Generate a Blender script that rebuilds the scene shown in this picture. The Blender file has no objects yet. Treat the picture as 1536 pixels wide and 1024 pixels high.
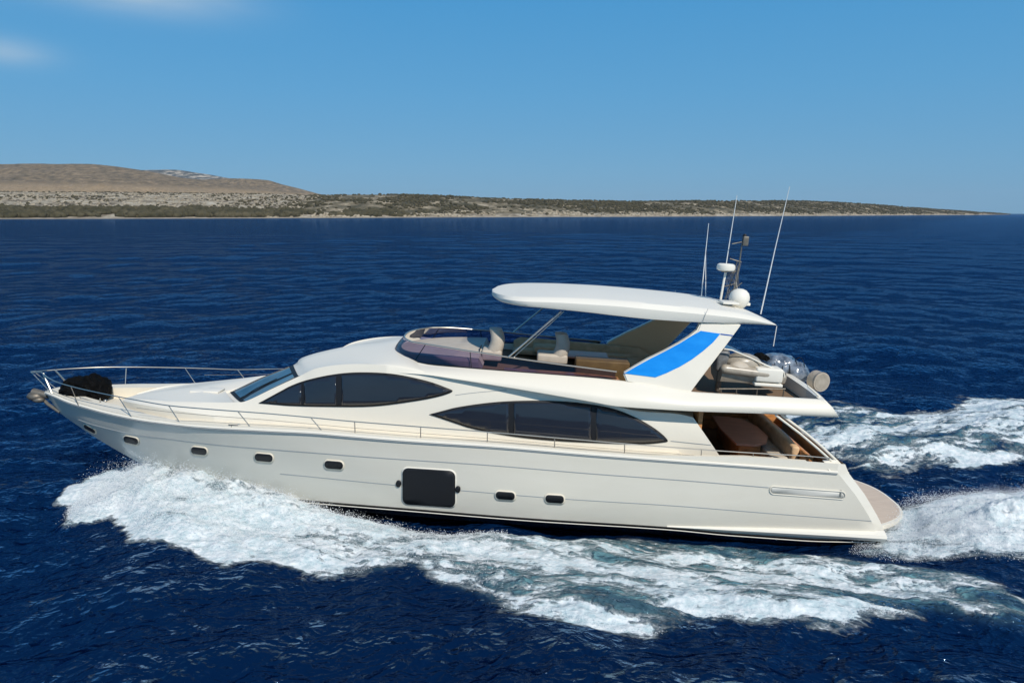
import bpy, bmesh, math, random
import numpy as np
from mathutils import Vector, Matrix
from mathutils.bvhtree import BVHTree
from mathutils.geometry import delaunay_2d_cdt
random.seed(7); rng = np.random.default_rng(7)
sc = bpy.context.scene
C = sc.collection
PI = math.pi
# ------------------------------------------------------------ camera
CAM_H = 8.4; PITCH = math.atan(192/1024); FPX = 1024.0
cd = bpy.data.cameras.new('camera'); cam = bpy.data.objects.new('camera', cd); C.objects.link(cam)
cam.location = (0, 0, CAM_H); cam.rotation_euler = (PI/2 - PITCH, 0, 0)
cd.sensor_width = 36; cd.lens = 24; cd.clip_start = .2; cd.clip_end = 200000
sc.camera = cam
# ------------------------------------------------------------ sun, sky, exposure
SUN_EL = math.radians(43); SUN_AZ = math.radians(152)      # clockwise from +Y (view direction): behind the camera, to its right
sd = Vector((math.sin(SUN_AZ)*math.cos(SUN_EL), math.cos(SUN_AZ)*math.cos(SUN_EL), math.sin(SUN_EL)))
sl = bpy.data.lights.new('sun', 'SUN'); sun = bpy.data.objects.new('sun', sl); C.objects.link(sun)
sl.energy = 4.0; sl.angle = math.radians(.5); sl.color = (1, .935, .83)
sun.rotation_euler = sd.to_track_quat('Z', 'Y').to_euler(); sun.location = (20, -30, 40)
w = bpy.data.worlds.new('World'); sc.world = w; w.use_nodes = True
nt = w.node_tree; nt.nodes.clear()
def N(nt, t, **k):
    n = nt.nodes.new(t)
    for a, b in k.items():
        if a == 'inp':
            for i, v in b.items(): n.inputs[i].default_value = v
        else: setattr(n, a, b)
    return n
def L(nt, a, b): nt.links.new(a, b)
sky = N(nt, 'ShaderNodeTexSky'); sky.sky_type = 'NISHITA'; sky.sun_disc = False
sky.sun_elevation = SUN_EL; sky.sun_rotation = SUN_AZ; sky.altitude = 0; sky.air_density = 1.0; sky.dust_density = 0.35; sky.ozone_density = 3.0
hs = N(nt, 'ShaderNodeHueSaturation', inp={'Saturation': 1.12, 'Value': .92})
L(nt, sky.outputs[0], hs.inputs['Color'])
# thin high clouds
tc = N(nt, 'ShaderNodeTexCoord')
def cloud_blob(prev, direction, radii, strength, seed):
    d = Vector(direction).normalized(); rt = d.cross(Vector((0, 0, 1))).normalized(); up = rt.cross(d)
    def dot(v):
        n = N(nt, 'ShaderNodeVectorMath', operation='DOT_PRODUCT'); L(nt, tc.outputs['Generated'], n.inputs[0]); n.inputs[1].default_value = v; return n.outputs['Value']
    def m(op, a, b):
        n = N(nt, 'ShaderNodeMath', operation=op)
        for i, q in enumerate((a, b)):
            if isinstance(q, (int, float)): n.inputs[i].default_value = q
            else: L(nt, q, n.inputs[i])
        return n.outputs[0]
    a = m('DIVIDE', dot(rt), radii[0]); b = m('DIVIDE', dot(up), radii[1])
    r = m('ADD', m('MULTIPLY', a, a), m('MULTIPLY', b, b))
    nz = N(nt, 'ShaderNodeTexNoise', inp={'Scale': 9.0 + seed, 'Detail': 6.0, 'Roughness': .6, 'Distortion': .6})
    mp = N(nt, 'ShaderNodeMapping'); mp.inputs['Scale'].default_value = (1, 1, 3.5); L(nt, tc.outputs['Generated'], mp.inputs[0]); L(nt, mp.outputs[0], nz.inputs['Vector'])
    r = m('ADD', r, m('MULTIPLY', m('SUBTRACT', nz.outputs[0], .5), .8))
    g = m('EXPONENT', m('MULTIPLY', r, -1.3), 0)
    g = m('MULTIPLY', g, m('GREATER_THAN', dot(tuple(d)), 0.2))
    g = m('MULTIPLY', g, strength)
    mx = N(nt, 'ShaderNodeMix', data_type='RGBA'); L(nt, g, mx.inputs[0]); L(nt, prev, mx.inputs[6]); mx.inputs[7].default_value = (7.2, 8.6, 9.6, 1)
    return mx.outputs[2]
def ray(px, py):
    a = (px-768)/FPX; b = -(py-512)/FPX
    f = Vector((0, math.cos(PITCH), -math.sin(PITCH))); u = Vector((0, math.sin(PITCH), math.cos(PITCH)))
    return (f + Vector((a, 0, 0)) + u*b).normalized()
sx_ = N(nt, 'ShaderNodeSeparateXYZ'); L(nt, tc.outputs['Generated'], sx_.inputs[0])
gr_ = N(nt, 'ShaderNodeValToRGB'); L(nt, sx_.outputs[2], gr_.inputs[0]); e_ = gr_.color_ramp.elements
while len(e_) < 5: e_.new(.5)
for k_, (ps_, c_) in enumerate([(0, (.155, .38, .60)), (.06, (.145, .385, .635)), (.16, (.105, .37, .67)), (.32, (.055, .32, .67)), (1, (.03, .10, .25))]):
    e_[k_].position = ps_; e_[k_].color = (*c_, 1)
sc_ = N(nt, 'ShaderNodeVectorMath', operation='SCALE'); L(nt, gr_.outputs[0], sc_.inputs[0]); sc_.inputs['Scale'].default_value = 1/.074
skm = N(nt, 'ShaderNodeMix', data_type='RGBA'); skm.inputs[0].default_value = .86; L(nt, hs.outputs[0], skm.inputs[6]); L(nt, sc_.outputs[0], skm.inputs[7])
c1 = cloud_blob(skm.outputs[2], ray(205, -14), (.115, .026), .62, 0)
c1 = cloud_blob(c1, ray(0, 76), (.05, .016), .40, 3)
bg = N(nt, 'ShaderNodeBackground', inp={'Strength': .074}); L(nt, c1, bg.inputs[0])
wo = N(nt, 'ShaderNodeOutputWorld'); L(nt, bg.outputs[0], wo.inputs[0])
sc.view_settings.view_transform = 'Standard'; sc.view_settings.look = 'None'; sc.view_settings.exposure = 0; sc.view_settings.gamma = 1
sc.render.film_transparent = False
sc.cycles.max_bounces = 8; sc.cycles.transparent_max_bounces = 24; sc.cycles.caustics_reflective = False; sc.cycles.caustics_refractive = False

# ------------------------------------------------------------ materials
def mat(name, col, rough=.4, metal=0, coat=0, spec=.5, noise=None, bump=None):
    m = bpy.data.materials.new(name); m.use_nodes = True; t = m.node_tree
    p = t.nodes['Principled BSDF']
    p.inputs['Base Color'].default_value = (*col, 1); p.inputs['Roughness'].default_value = rough
    p.inputs['Metallic'].default_value = metal; p.inputs['Coat Weight'].default_value = coat; p.inputs['Coat Roughness'].default_value = .06
    p.inputs['Specular IOR Level'].default_value = spec
    o = N(t, 'ShaderNodeTexCoord')
    if noise:                      # (scale vector, amount, second colour)
        mp = N(t, 'ShaderNodeMapping'); mp.inputs['Scale'].default_value = noise[0]; L(t, o.outputs['Object'], mp.inputs[0])
        n = N(t, 'ShaderNodeTexNoise', inp={'Scale': 1.0, 'Detail': 6.0, 'Roughness': .6}); L(t, mp.outputs[0], n.inputs['Vector'])
        r = N(t, 'ShaderNodeMapRange', inp={1: .35, 2: .68, 3: 0, 4: noise[1]}); L(t, n.outputs[0], r.inputs[0])
        x = N(t, 'ShaderNodeMix', data_type='RGBA'); L(t, r.outputs[0], x.inputs[0]); x.inputs[6].default_value = (*col, 1); x.inputs[7].default_value = (*noise[2], 1)
        L(t, x.outputs[2], p.inputs['Base Color'])
    if bump:
        mp = N(t, 'ShaderNodeMapping'); mp.inputs['Scale'].default_value = bump[0]; L(t, o.outputs['Object'], mp.inputs[0])
        n = N(t, 'ShaderNodeTexNoise', inp={'Scale': 1.0, 'Detail': 4.0}); L(t, mp.outputs[0], n.inputs['Vector'])
        b = N(t, 'ShaderNodeBump', inp={'Strength': 1.0, 'Distance': bump[1]}); L(t, n.outputs[0], b.inputs['Height']); L(t, b.outputs[0], p.inputs['Normal'])
    return m
def glassmat(name, tint, refl=.9):
    m = bpy.data.materials.new(name); m.use_nodes = True; t = m.node_tree; t.nodes.clear()
    tr = N(t, 'ShaderNodeBsdfTransparent'); tr.inputs[0].default_value = (*tint, 1)
    gl = N(t, 'ShaderNodeBsdfGlossy', inp={'Roughness': .03}); gl.inputs[0].default_value = (refl, refl, refl, 1)
    f = N(t, 'ShaderNodeFresnel', inp={'IOR': 1.5}); x = N(t, 'ShaderNodeMixShader')
    L(t, f.outputs[0], x.inputs[0]); L(t, tr.outputs[0], x.inputs[1]); L(t, gl.outputs[0], x.inputs[2])
    o = N(t, 'ShaderNodeOutputMaterial'); L(t, x.outputs[0], o.inputs[0]); return m
M = {
 'hull': mat('hull_gelcoat', (.72, .68, .59), .3, coat=.5, spec=.35, noise=((.5, .5, 2.5), .3, (.67, .62, .52)), bump=((.8, .8, .8), .006)),
 'gel': mat('cream_gelcoat', (.78, .73, .63), .35, coat=.08, spec=.25, noise=((.8, .8, .8), .2, (.76, .715, .615)), bump=((.7, .7, .7), .004)),
 'deck': mat('deck_gelcoat', (.76, .70, .585), .55, noise=((2, 2, 2), .4, (.68, .61, .48))),
 'white': mat('white_paint', (.77, .735, .655), .45, coat=.0, spec=.12, noise=((2, 2, 2), .2, (.74, .70, .62))),
 'line': mat('groove_and_shade_grey', (.30, .32, .33), .5),
 'boot': mat('black_bottom_paint', (.008, .009, .011), .25),
 'glass': mat('black_window_glass', (.016, .020, .030), .06, coat=.3, noise=((.8, .8, 3), .5, (.024, .029, .04))),
 'gframe': mat('window_rubber', (.010, .011, .014), .55, spec=.3),
 'wglass': mat('windshield_glass', (.012, .02, .032), .08, coat=.5, noise=((3, 2, 3), .7, (.05, .085, .12))),
 'blue': mat('blue_arch_panel', (.0, .215, .70), .3, coat=.1, spec=.3, noise=((1.5, 1.5, 4), .7, (.012, .30, .82))),
 'blued': mat('dark_blue_stripe', (.01, .08, .35), .3),
 'steel': mat('polished_steel', (.56, .51, .44), .28, metal=.9),
 'dsteel': mat('weathered_steel', (.22, .20, .17), .5, metal=.55, noise=((9, 9, 9), .8, (.12, .10, .08))),
 'black': mat('black_canvas', (.0018, .0018, .002), .8, spec=.12, bump=((7, 7, 7), .06)),
 'teak': mat('teak_deck', (.22, .14, .08), .7, spec=.1, noise=((2, 26, 2), .8, (.20, .14, .10))),
 'teakp': mat('bleached_teak', (.60, .49, .39), .6, noise=((1.6, 20, 2), .7, (.46, .36, .28))),
 'wood': mat('brown_varnish', (.62, .28, .10), .35, coat=.1, spec=.3, noise=((3, 3, 9), .8, (.24, .10, .035))),
 'mahog': mat('mahogany_top', (.74, .35, .22), .4, coat=.0, spec=.3, noise=((2, 12, 4), .8, (.55, .24, .15))),
 'brown': mat('brown_upholstery', (.74, .50, .30), .8, spec=.1, noise=((3, 3, 3), .7, (.42, .27, .15)), bump=((5, 5, 5), .02)),
 'beige': mat('beige_upholstery', (.52, .46, .38), .6, noise=((4, 4, 4), .6, (.42, .36, .29)), bump=((5, 5, 5), .015)),
 'tan': mat('tan_arch_lining', (.92, .62, .37), .7, spec=.1),
 'cream': mat('cream_cover', (.42, .36, .29), .6, bump=((9, 9, 9), .02)),
 'rib': mat('beige_tender_tube', (.42, .37, .30), .35, coat=.2, noise=((5, 5, 5), .7, (.26, .22, .17))),
 'grey': mat('grey_plastic', (.20, .20, .20), .4, noise=((8, 8, 8), .8, (.1, .1, .1))),
 'chrome': mat('crinkled_grey_cover', (.05, .065, .09), .16, coat=1, noise=((4, 4, 4), 1, (.26, .30, .36)), bump=((4, 4, 4), .05)),
 'antenna': mat('antenna_white', (.75, .74, .72), .4),
 'tint': glassmat('smoked_windscreen', (.47, .41, .58)),
 'tintb': glassmat('bronze_glass', (.50, .38, .24)),
 'clear': glassmat('clear_vinyl', (.80, .84, .90)),
}
# ------------------------------------------------------------ object helpers
def link(name, verts, faces, m=None, parent=None, smooth=True, mats=None, fm=None):
    me = bpy.data.meshes.new(name); me.from_pydata([tuple(v) for v in verts], [], [tuple(f) for f in faces])
    bm = bmesh.new(); bm.from_mesh(me); bmesh.ops.remove_doubles(bm, verts=bm.verts, dist=1e-5)
    bmesh.ops.recalc_face_normals(bm, faces=bm.faces); bm.to_mesh(me); bm.free()
    for mm in (mats or [m]): me.materials.append(mm)
    if smooth:
        me.polygons.foreach_set('use_smooth', [True]*len(me.polygons))
        try: me.set_sharp_from_angle(angle=math.radians(38))
        except Exception: pass
    o = bpy.data.objects.new(name, me); C.objects.link(o)
    if parent is not None: o.parent = parent
    return o
def tag(o, label=None, cat=None, group=None, kind=None):
    if label: o['label'] = label
    if cat: o['category'] = cat
    if group: o['group'] = group
    if kind: o['kind'] = kind
    return o
def empty(name, mw=None):
    o = bpy.data.objects.new(name, None); C.objects.link(o); o.empty_display_size = .3
    if mw is not None: o.matrix_world = mw
    return o
class MB:
    def __init__(s): s.v = []; s.f = []
    def add(s, v, f):
        n = len(s.v); s.v += [tuple(q) for q in v]; s.f += [tuple(i+n for i in g) for g in f]; return s
    def grid(s, rows, closed=False):
        R = len(rows); K = len(rows[0]); v = [p for r in rows for p in r]; f = []
        for i in range(R-1):
            for j in range(K if closed else K-1):
                k = (j+1) % K; f.append((i*K+j, i*K+k, (i+1)*K+k, (i+1)*K+j))
        return s.add(v, f)
    def mirror(s): 
        n = len(s.v); s.v += [(a, -b, c) for a, b, c in s.v]; s.f += [tuple(i+n for i in reversed(g)) for g in list(s.f)]; return s
    def box(s, lo, hi, bev=0, taper=None):
        b = bmesh.new(); bmesh.ops.create_cube(b, size=1)
        for v in b.verts:
            v.co = Vector([lo[i]+(v.co[i]+.5)*(hi[i]-lo[i]) for i in range(3)])
        if bev: bmesh.ops.bevel(b, geom=b.edges[:], offset=bev, segments=3, affect='EDGES', profile=.5)
        b.verts.index_update(); s.add([v.co[:] for v in b.verts], [[v.index for v in f.verts] for f in b.faces]); b.free(); return s
    def tube(s, pts, r, n=8, r2=None, cap=True):
        pts = [Vector(p) for p in pts]; rings = []; K = len(pts); prev = None
        for i, p in enumerate(pts):
            d = (pts[min(i+1, K-1)]-pts[max(i-1, 0)]).normalized()
            a = prev if prev is not None else (Vector((0, 0, 1)) if abs(d.z) < .9 else Vector((1, 0, 0)))
            x = (a - d*a.dot(d)).normalized(); prev = x; y = d.cross(x)
            rr = r if r2 is None else r+(r2-r)*i/(K-1)
            rings.append([tuple(p+(x*math.cos(2*PI*j/n)+y*math.sin(2*PI*j/n))*rr) for j in range(n)])
        s.grid(rings, True); b = len(s.v)-K*n
        if cap: s.f.append(tuple(b+j for j in reversed(range(n)))); s.f.append(tuple(b+(K-1)*n+j for j in range(n)))
        return s
    def lathe(s, c, prof, n=24, axis='z'):
        rows = []
        for r, h in prof:
            row = []
            for j in range(n):
                a = 2*PI*j/n; q = (r*math.cos(a), r*math.sin(a), h)
                if axis == 'x': q = (h, q[0], q[1])
                if axis == 'y': q = (q[0], h, q[1])
                row.append((c[0]+q[0], c[1]+q[1], c[2]+q[2]))
            rows.append(row)
        return s.grid(rows, True)
    def ball(s, c, r, sub=2, jit=0, flat=None):
        b = bmesh.new(); bmesh.ops.create_icosphere(b, subdivisions=sub, radius=1)
        for v in b.verts:
            k = 1+jit*(random.random()-.5); v.co = Vector((c[0]+v.co.x*r[0]*k, c[1]+v.co.y*r[1]*k, c[2]+v.co.z*r[2]*k))
        b.verts.index_update(); s.add([v.co[:] for v in b.verts], [[v.index for v in f.verts] for f in b.faces]); b.free(); return s
    def prism(s, poly, y0, y1, lean=0):   # poly in (x,z), extruded along y
        n = len(poly); v = [(x, y0, z) for x, z in poly]+[(x, y1, z) for x, z in poly]
        f = [tuple(range(n)), tuple(reversed(range(n, 2*n)))]+[(i, i+n, (i+1) % n+n, (i+1) % n) for i in range(n)]
        return s.add(v, f)
    def build(s, name, m, parent=None, smooth=True): return link(name, s.v, s.f, m, parent, smooth)

# ------------------------------------------------------------ yacht frame: local x aft, y to starboard, z up; trimmed bow-up, slight yaw
YC = 20.0
BOAT = Matrix.Translation((0, YC, 0)) @ Matrix.Rotation(math.radians(-2.0), 4, 'Z') @ Matrix.Rotation(math.radians(3.4), 4, 'Y')
BINV = BOAT.inverted(); CAML = BINV @ Vector((0, 0, CAM_H))
def P(px, py, b):                # point of the boat on the vertical plane b metres to port of the centreline
    d = BINV.to_3x3() @ ray(px, py); t = (-b-CAML.y)/d.y; return CAML + d*t
def Wt(px, py, z=0):             # point on the water
    d = ray(px, py); t = (z-CAM_H)/d.z; q = Vector((0, 0, CAM_H))+d*t; return (q.x, q.y)
def pchip(x, y, q):
    x = np.array(x, float); y = np.array(y, float); h = np.diff(x); d = np.diff(y)/h; n = len(x); m = np.zeros(n)
    for i in range(1, n-1):
        if d[i-1]*d[i] > 0: w1 = 2*h[i]+h[i-1]; w2 = h[i]+2*h[i-1]; m[i] = (w1+w2)/(w1/d[i-1]+w2/d[i])
    m[0] = d[0]; m[-1] = d[-1]
    q = np.clip(np.array(q, float), x[0], x[-1]); i = np.clip(np.searchsorted(x, q)-1, 0, n-2); t = (q-x[i])/h[i]
    return y[i]*(1+2*t)*(1-t)**2+m[i]*h[i]*t*(1-t)**2+y[i+1]*t*t*(3-2*t)+m[i+1]*h[i]*t*t*(t-1)
class Line:                      # a fore-and-aft line of the port side, as z(x) and b(x)
    def __init__(s, pts):
        q = [P(*p) for p in pts]; q.sort(key=lambda v: v.x)
        s.x = [v.x for v in q]; s.z = [v.z for v in q]; s.b = [-v.y for v in q]; s.x0 = s.x[0]; s.x1 = s.x[-1]
    def at(s, x): return float(pchip(s.x, s.z, [x])[0]), float(pchip(s.x, s.b, [x])[0])
    def sample(s, ts):
        xs = [s.x0+(s.x1-s.x0)*t for t in ts]; z = pchip(s.x, s.z, xs); b = pchip(s.x, s.b, xs)
        return [(xs[i], -float(b[i]), float(z[i])) for i in range(len(xs))]
yacht = empty('motor_yacht', BOAT)
tag(yacht, 'cream motor yacht with blue arch panels speeding left across dark blue sea', 'yacht')

# ---- hull
sheerL = Line([(68,589,0),(73,590,.28),(82,593.5,.52),(105,603,.92),(132,611,1.27),(158,618,1.53),(185,624,1.76),(211,629,1.95),(240,633,2.12),(290,638.5,2.38),(400,645,2.72),(488,650,2.87),(594,659,2.96),(730,668,3.0),(900,682,3.0),(1010,690,3.0),(1137,699,2.97),(1256,708,2.92)])
upL = Line([(88,618,0),(110,626,.42),(140,637,.85),(185,648,1.3),(264,659,1.85),(330,667,2.2),(400,673,2.47),(462,678,2.65),(594,688,2.85),(730,697,2.94),(900,711,2.96),(1010,719,2.96),(1155,731,2.94),(1283,742,2.89)])
loL = Line([(148,659,0),(172,668,.38),(200,677,.72),(260,689,1.25),(356,704,1.9),(462,714,2.33),(594,727,2.66),(691,735,2.79),(850,748,2.88),(1010,758,2.89),(1162,770,2.88),(1307,781,2.84)])
btL = Line([(215,697,0),(240,704,.35),(270,714,.68),(330,731,1.15),(400,743,1.62),(500,753,2.15),(600,761,2.45),(828,779,2.70),(1004,790,2.75),(1100,799,2.76),(1200,806,2.76),(1314,809,2.74)])
NS = 90; ts = [ (i/(NS-1))**1.6 for i in range(NS)]
rows0 = [L_.sample(ts) for L_ in (sheerL, upL, loL, btL)]
ends = [[tuple(P(1273,709,2.62))], [tuple(P(1297,741,2.62))], [tuple(P(1319,779,2.62))], [tuple(P(1331,809,2.62))]]
rows0 = [r+e for r, e in zip(rows0, ends)]
bot1 = [(x, y*.93, z-.30*min(1, i/30)) for i, (x, y, z) in enumerate(rows0[3])]
keel = [(x, 0, z-(.25+.95*min(1, i/55))) for i, (x, y, z) in enumerate(rows0[3])]; keel[0] = rows0[3][0]; bot1[0] = rows0[3][0]
K = len(rows0[0])
def cr(p0, p1, p2, p3, t): return tuple(.5*((2*b)+(-a+c)*t+(2*a-5*b+4*c-d)*t*t+(-a+3*b-3*c+d)*t**3) for a, b, c, d in zip(p0, p1, p2, p3))
def fill(rows, n):
    out = []
    for i in range(len(rows)-1):
        a = rows[max(i-1, 0)]; b = rows[i]; c = rows[i+1]; d = rows[min(i+2, len(rows)-1)]
        for k in range(n):
            t = k/n; out.append([cr(a[j], b[j], c[j], d[j], t) for j in range(len(b))])
    out.append(rows[-1]); return out
capH = lambda x: .07+.16*max(0, min(1, (x-3.5)/2.5))
cap = [(x, y*.995, z+capH(x)) for x, y, z in rows0[0]]
cap[-1] = (cap[-1][0]-.12, cap[-1][1], cap[-1][2])
side = [[tuple(Vector(p).lerp(Vector(q), k/4)) for p, q in zip(rows0[0], rows0[1])] for k in range(4)]+fill(rows0[1:], 5)
mb = MB().grid([cap]+side).mirror()
hull = mb.build('hull', M['hull'], yacht)
hullm = mb
mb = MB().grid([rows0[3], bot1, keel]).mirror()
bottom = mb.build('bottom', M['boot'], yacht)
# transom with its curved wings
tr = [r[-1] for r in [cap]+side]+[bot1[-1], keel[-1]]
mb = MB(); g = []
for p in tr:
    g.append([(p[0]-(.14 if abs(p[1]) > .5 else 0)*(1-abs(s)), -p[1]*s, p[2]) for s in np.linspace(-1, 1, 13)])
mb.grid(g); mb.build('transom', M['gel'], yacht)
# rub rail, styling lines
def tubeline(Ln, r, name, m, x0=None, x1=None, n=120, out=.0, dz=0):
    x0 = Ln.x0+.02 if x0 is None else x0; x1 = Ln.x1 if x1 is None else x1
    for s in (1, -1):
        pts = []
        for i in range(n):
            x = x0+(x1-x0)*i/(n-1); z, b = Ln.at(x); pts.append((x, -(b+out)*s, z+dz))
        MB().tube(pts, r, 6).build(name, m, yacht)
tubeline(sheerL, .034, 'rub_rail', M['white'], out=.012)
tubeline(sheerL, .018, 'rub_rail_shade_strip', M['line'], out=.010, dz=-.05)  # dark strip added as painted shadow along the underside of the rub rail
x_slot0 = P(1155, 731, 2.94).x
tubeline(upL, .013, 'styling_line', M['line'], x0=upL.x0+1.0, x1=x_slot0-.03)
xa, xb, xc, xd = P(420,710,2.2).x, P(594,727,2.66).x, P(691,735,2.79).x, loL.x1
tubeline(loL, .011, 'styling_line', M['line'], x0=xa, x1=xb, n=40)
tubeline(loL, .011, 'styling_line', M['line'], x0=xc, x1=xd, n=60)
tubeline(btL, .012, 'waterline_stripe', M['white'], x0=P(330,731,1.15).x, out=-.01, dz=-.085)
# spray chine at the stern
cl0 = Line([(1000,789,2.76),(1100,794,2.82),(1200,799,2.86),(1328,806,2.86)])
for s in (1, -1):
    g = []
    for i in range(40):
        t = i/39; x = cl0.x0+(cl0.x1-cl0.x0)*t; z, b = cl0.at(x); hh = .02+.10*t**.7
        g.append([(x, -(b-.10)*s, z+hh*1.2), (x, -(b+.01+.05*t)*s, z+hh*.7), (x, -(b+.03+.06*t)*s, z), (x, -(b+.0)*s, z-hh), (x, -(b-.2)*s, z-hh*1.1)])
    MB().grid(g).build('chine_rail', M['white'], yacht)

# ---- projection of outlines onto modelled surfaces
def bvh(m): return BVHTree.FromPolygons([Vector(v) for v in m.v], m.f, epsilon=0)
def smoothpoly(p, n=6):
    out = []; K_ = len(p)
    for i in range(K_):
        for k in range(n): out.append(cr(p[i-1], p[i], p[(i+1) % K_], p[(i+2) % K_], k/n))
    return out
def rrect(cx, cy, w, h, r, slope=0, n=6):
    out = []
    for sx, sy, a0 in ((1, 1, 0), (-1, 1, 90), (-1, -1, 180), (1, -1, 270)):
        for i in range(n+1):
            a = math.radians(a0+90*i/n); x = sx*(w/2-r)+r*math.cos(a); y = sy*(h/2-r)+r*math.sin(a); out.append((cx+x, cy+y+x*slope))
    return out
def inset(p, d):
    out = []; K_ = len(p); A = sum(p[i][0]*p[(i+1) % K_][1]-p[(i+1) % K_][0]*p[i][1] for i in range(K_)); s = 1 if A > 0 else -1
    for i in range(K_):
        a = Vector(p[i-1]); b = Vector(p[i]); c = Vector(p[(i+1) % K_]); e1 = (b-a); e2 = (c-b)
        if e1.length < 1e-6 or e2.length < 1e-6: out.append(tuple(b)); continue
        n = Vector((-e1.y, e1.x)).normalized()+Vector((-e2.y, e2.x)).normalized()
        n = n.normalized() if n.length > .2 else Vector((0, 0))
        out.append((b.x+n.x*d*s, b.y+n.y*d*s))
    return out
def inpoly(p, x, y):
    c = False; j = len(p)-1
    for i in range(len(p)):
        if (p[i][1] > y) != (p[j][1] > y) and x < (p[j][0]-p[i][0])*(y-p[i][1])/(p[j][1]-p[i][1]+1e-12)+p[i][0]: c = not c
        j = i
    return c
def decal(name, poly, tree, m, parent, off=.006, th=.012, step=9, mirror=True, nrm=(0, -1, 0)):
    v = [Vector(q) for q in poly]; x0 = min(q[0] for q in poly); x1 = max(q[0] for q in poly); y0 = min(q[1] for q in poly); y1 = max(q[1] for q in poly)
    pin = inset(poly, 1.5); x = x0+step/2
    while x < x1:
        y = y0+step/2
        while y < y1:
            if inpoly(pin, x, y): v.append(Vector((x, y)))
            y += step
        x += step
    r = delaunay_2d_cdt(v, [], [list(range(len(poly)))], 1, 1e-4)
    R3 = BINV.to_3x3(); pts = []; last = None
    for q in r[0]:
        d = (R3 @ ray(q.x, q.y)).normalized(); h = tree.ray_cast(CAML, d)
        if h[0] is None: h = tree.find_nearest(last if last else CAML+d*19)
        nn = Vector(nrm)
        last = h[0]; pts.append(h[0]+nn*off)
    res = []
    for s in ((1, -1) if mirror else (1,)):
        o = link(name, [(p.x, p.y*s, p.z) for p in pts], [f if s > 0 else list(reversed(f)) for f in r[2]], m, parent)
        # make faces look outward
        me = o.data; ny = sum(pl.normal.y*pl.area for pl in me.polygons)
        if ny*s > 0: me.flip_normals()
        md = o.modifiers.new('thickness', 'SOLIDIFY'); md.thickness = th; md.offset = 1
        res.append(o)
    return res
HT = bvh(hullm)
for cx, cy, ww, hh, sl_ in ((135,643,20,8,.55),(197,660,25,13,.22),(299,676,27,14,.12),(396,686,31,15,.09),(501,697,32,15.5,.08),(758,743,33,15.5,.07),(832,748,32,15.5,.06)):
    fr = decal('porthole', rrect(cx, cy, ww, hh, hh*.48, sl_), HT, M['deck'], yacht, .002, .018, 8)
    for k, o in enumerate(fr):
        pass
    a = decal('pane', rrect(cx, cy-.4, ww*.86, hh*.74, hh*.34, sl_), HT, M['gframe'], yacht, .022, .006, 8)
    for f_, p_ in zip(fr, a): p_.parent = f_
wf = decal('hull_window', rrect(643.5, 730.5, 83, 58, 10, .065), HT, M['white'], yacht, .002, .010, 10)
wp = decal('pane', rrect(643.5, 730.5, 79, 54.5, 9, .065), HT, M['gframe'], yacht, .014, .012, 10)
for f_, p_ in zip(wf, wp): p_.parent = f_
for cx, cy in ((598, 724.5), (687, 733)): decal('window_latch', rrect(cx, cy, 7.5, 9.5, 3.7), HT, M['gframe'], yacht, .003, .03, 3)
# long slot in the quarter
sp = rrect(1211, 738.5, 113, 11.5, 5.6, .075)
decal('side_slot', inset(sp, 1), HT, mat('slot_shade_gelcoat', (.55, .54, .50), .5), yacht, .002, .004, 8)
def onhull(px, py, off):
    d = (BINV.to_3x3() @ ray(px, py)).normalized(); h = HT.ray_cast(CAML, d); return h[0]+Vector((0, -off, 0))
ring = [onhull(x, y, .012) for x, y in sp]
for s in (1, -1):
    MB().tube([(p.x, p.y*s, p.z) for p in ring+[ring[0]]], .017, 8).build('slot_trim', M['hull'], yacht)
MB().box((onhull(1259,740,0).x, onhull(1259,740,.01).y, onhull(1259,740,0).z-.08), (onhull(1259,740,0).x+.05, onhull(1259,740,.03).y+.02, onhull(1259,740,0).z+.1), .01).build('fairlead', M['steel'], yacht)

# ---- deck
def deck_drop(x): return .10+.24*max(0, min(1, (-8.8-x)/3.5))+1.2*max(0, min(1, (x-4.6)/.3))
g = []
for x, y, z in cap[3:-3]:
    b = abs(y); zi = z-deck_drop(x); g.append([(x, -b*s_, zi+.05*(1-s_*s_)) if abs(s_) < .999 else (x, -(b-.0)*s_, z) for s_ in (1, .97, .96, .8, .5, 0, -.5, -.8, -.96, -.97, -1)])
    r_ = g[-1]
    b2 = max(b-.09-.42*max(0, min(1, (-9.2-x)/2.5)), .0); r_[1] = (x, -b2, z+.004); r_[2] = (x, -b2, zi); r_[-2] = (x, b2, z+.004); r_[-3] = (x, b2, zi)
    for k, s_ in ((3, .8), (4, .5), (5, 0), (6, -.5), (7, -.8)): r_[k] = (x, -b2*s_, zi+.06*(1-s_*s_))
MB().grid(g).build('deck', M['deck'], yacht)

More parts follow.
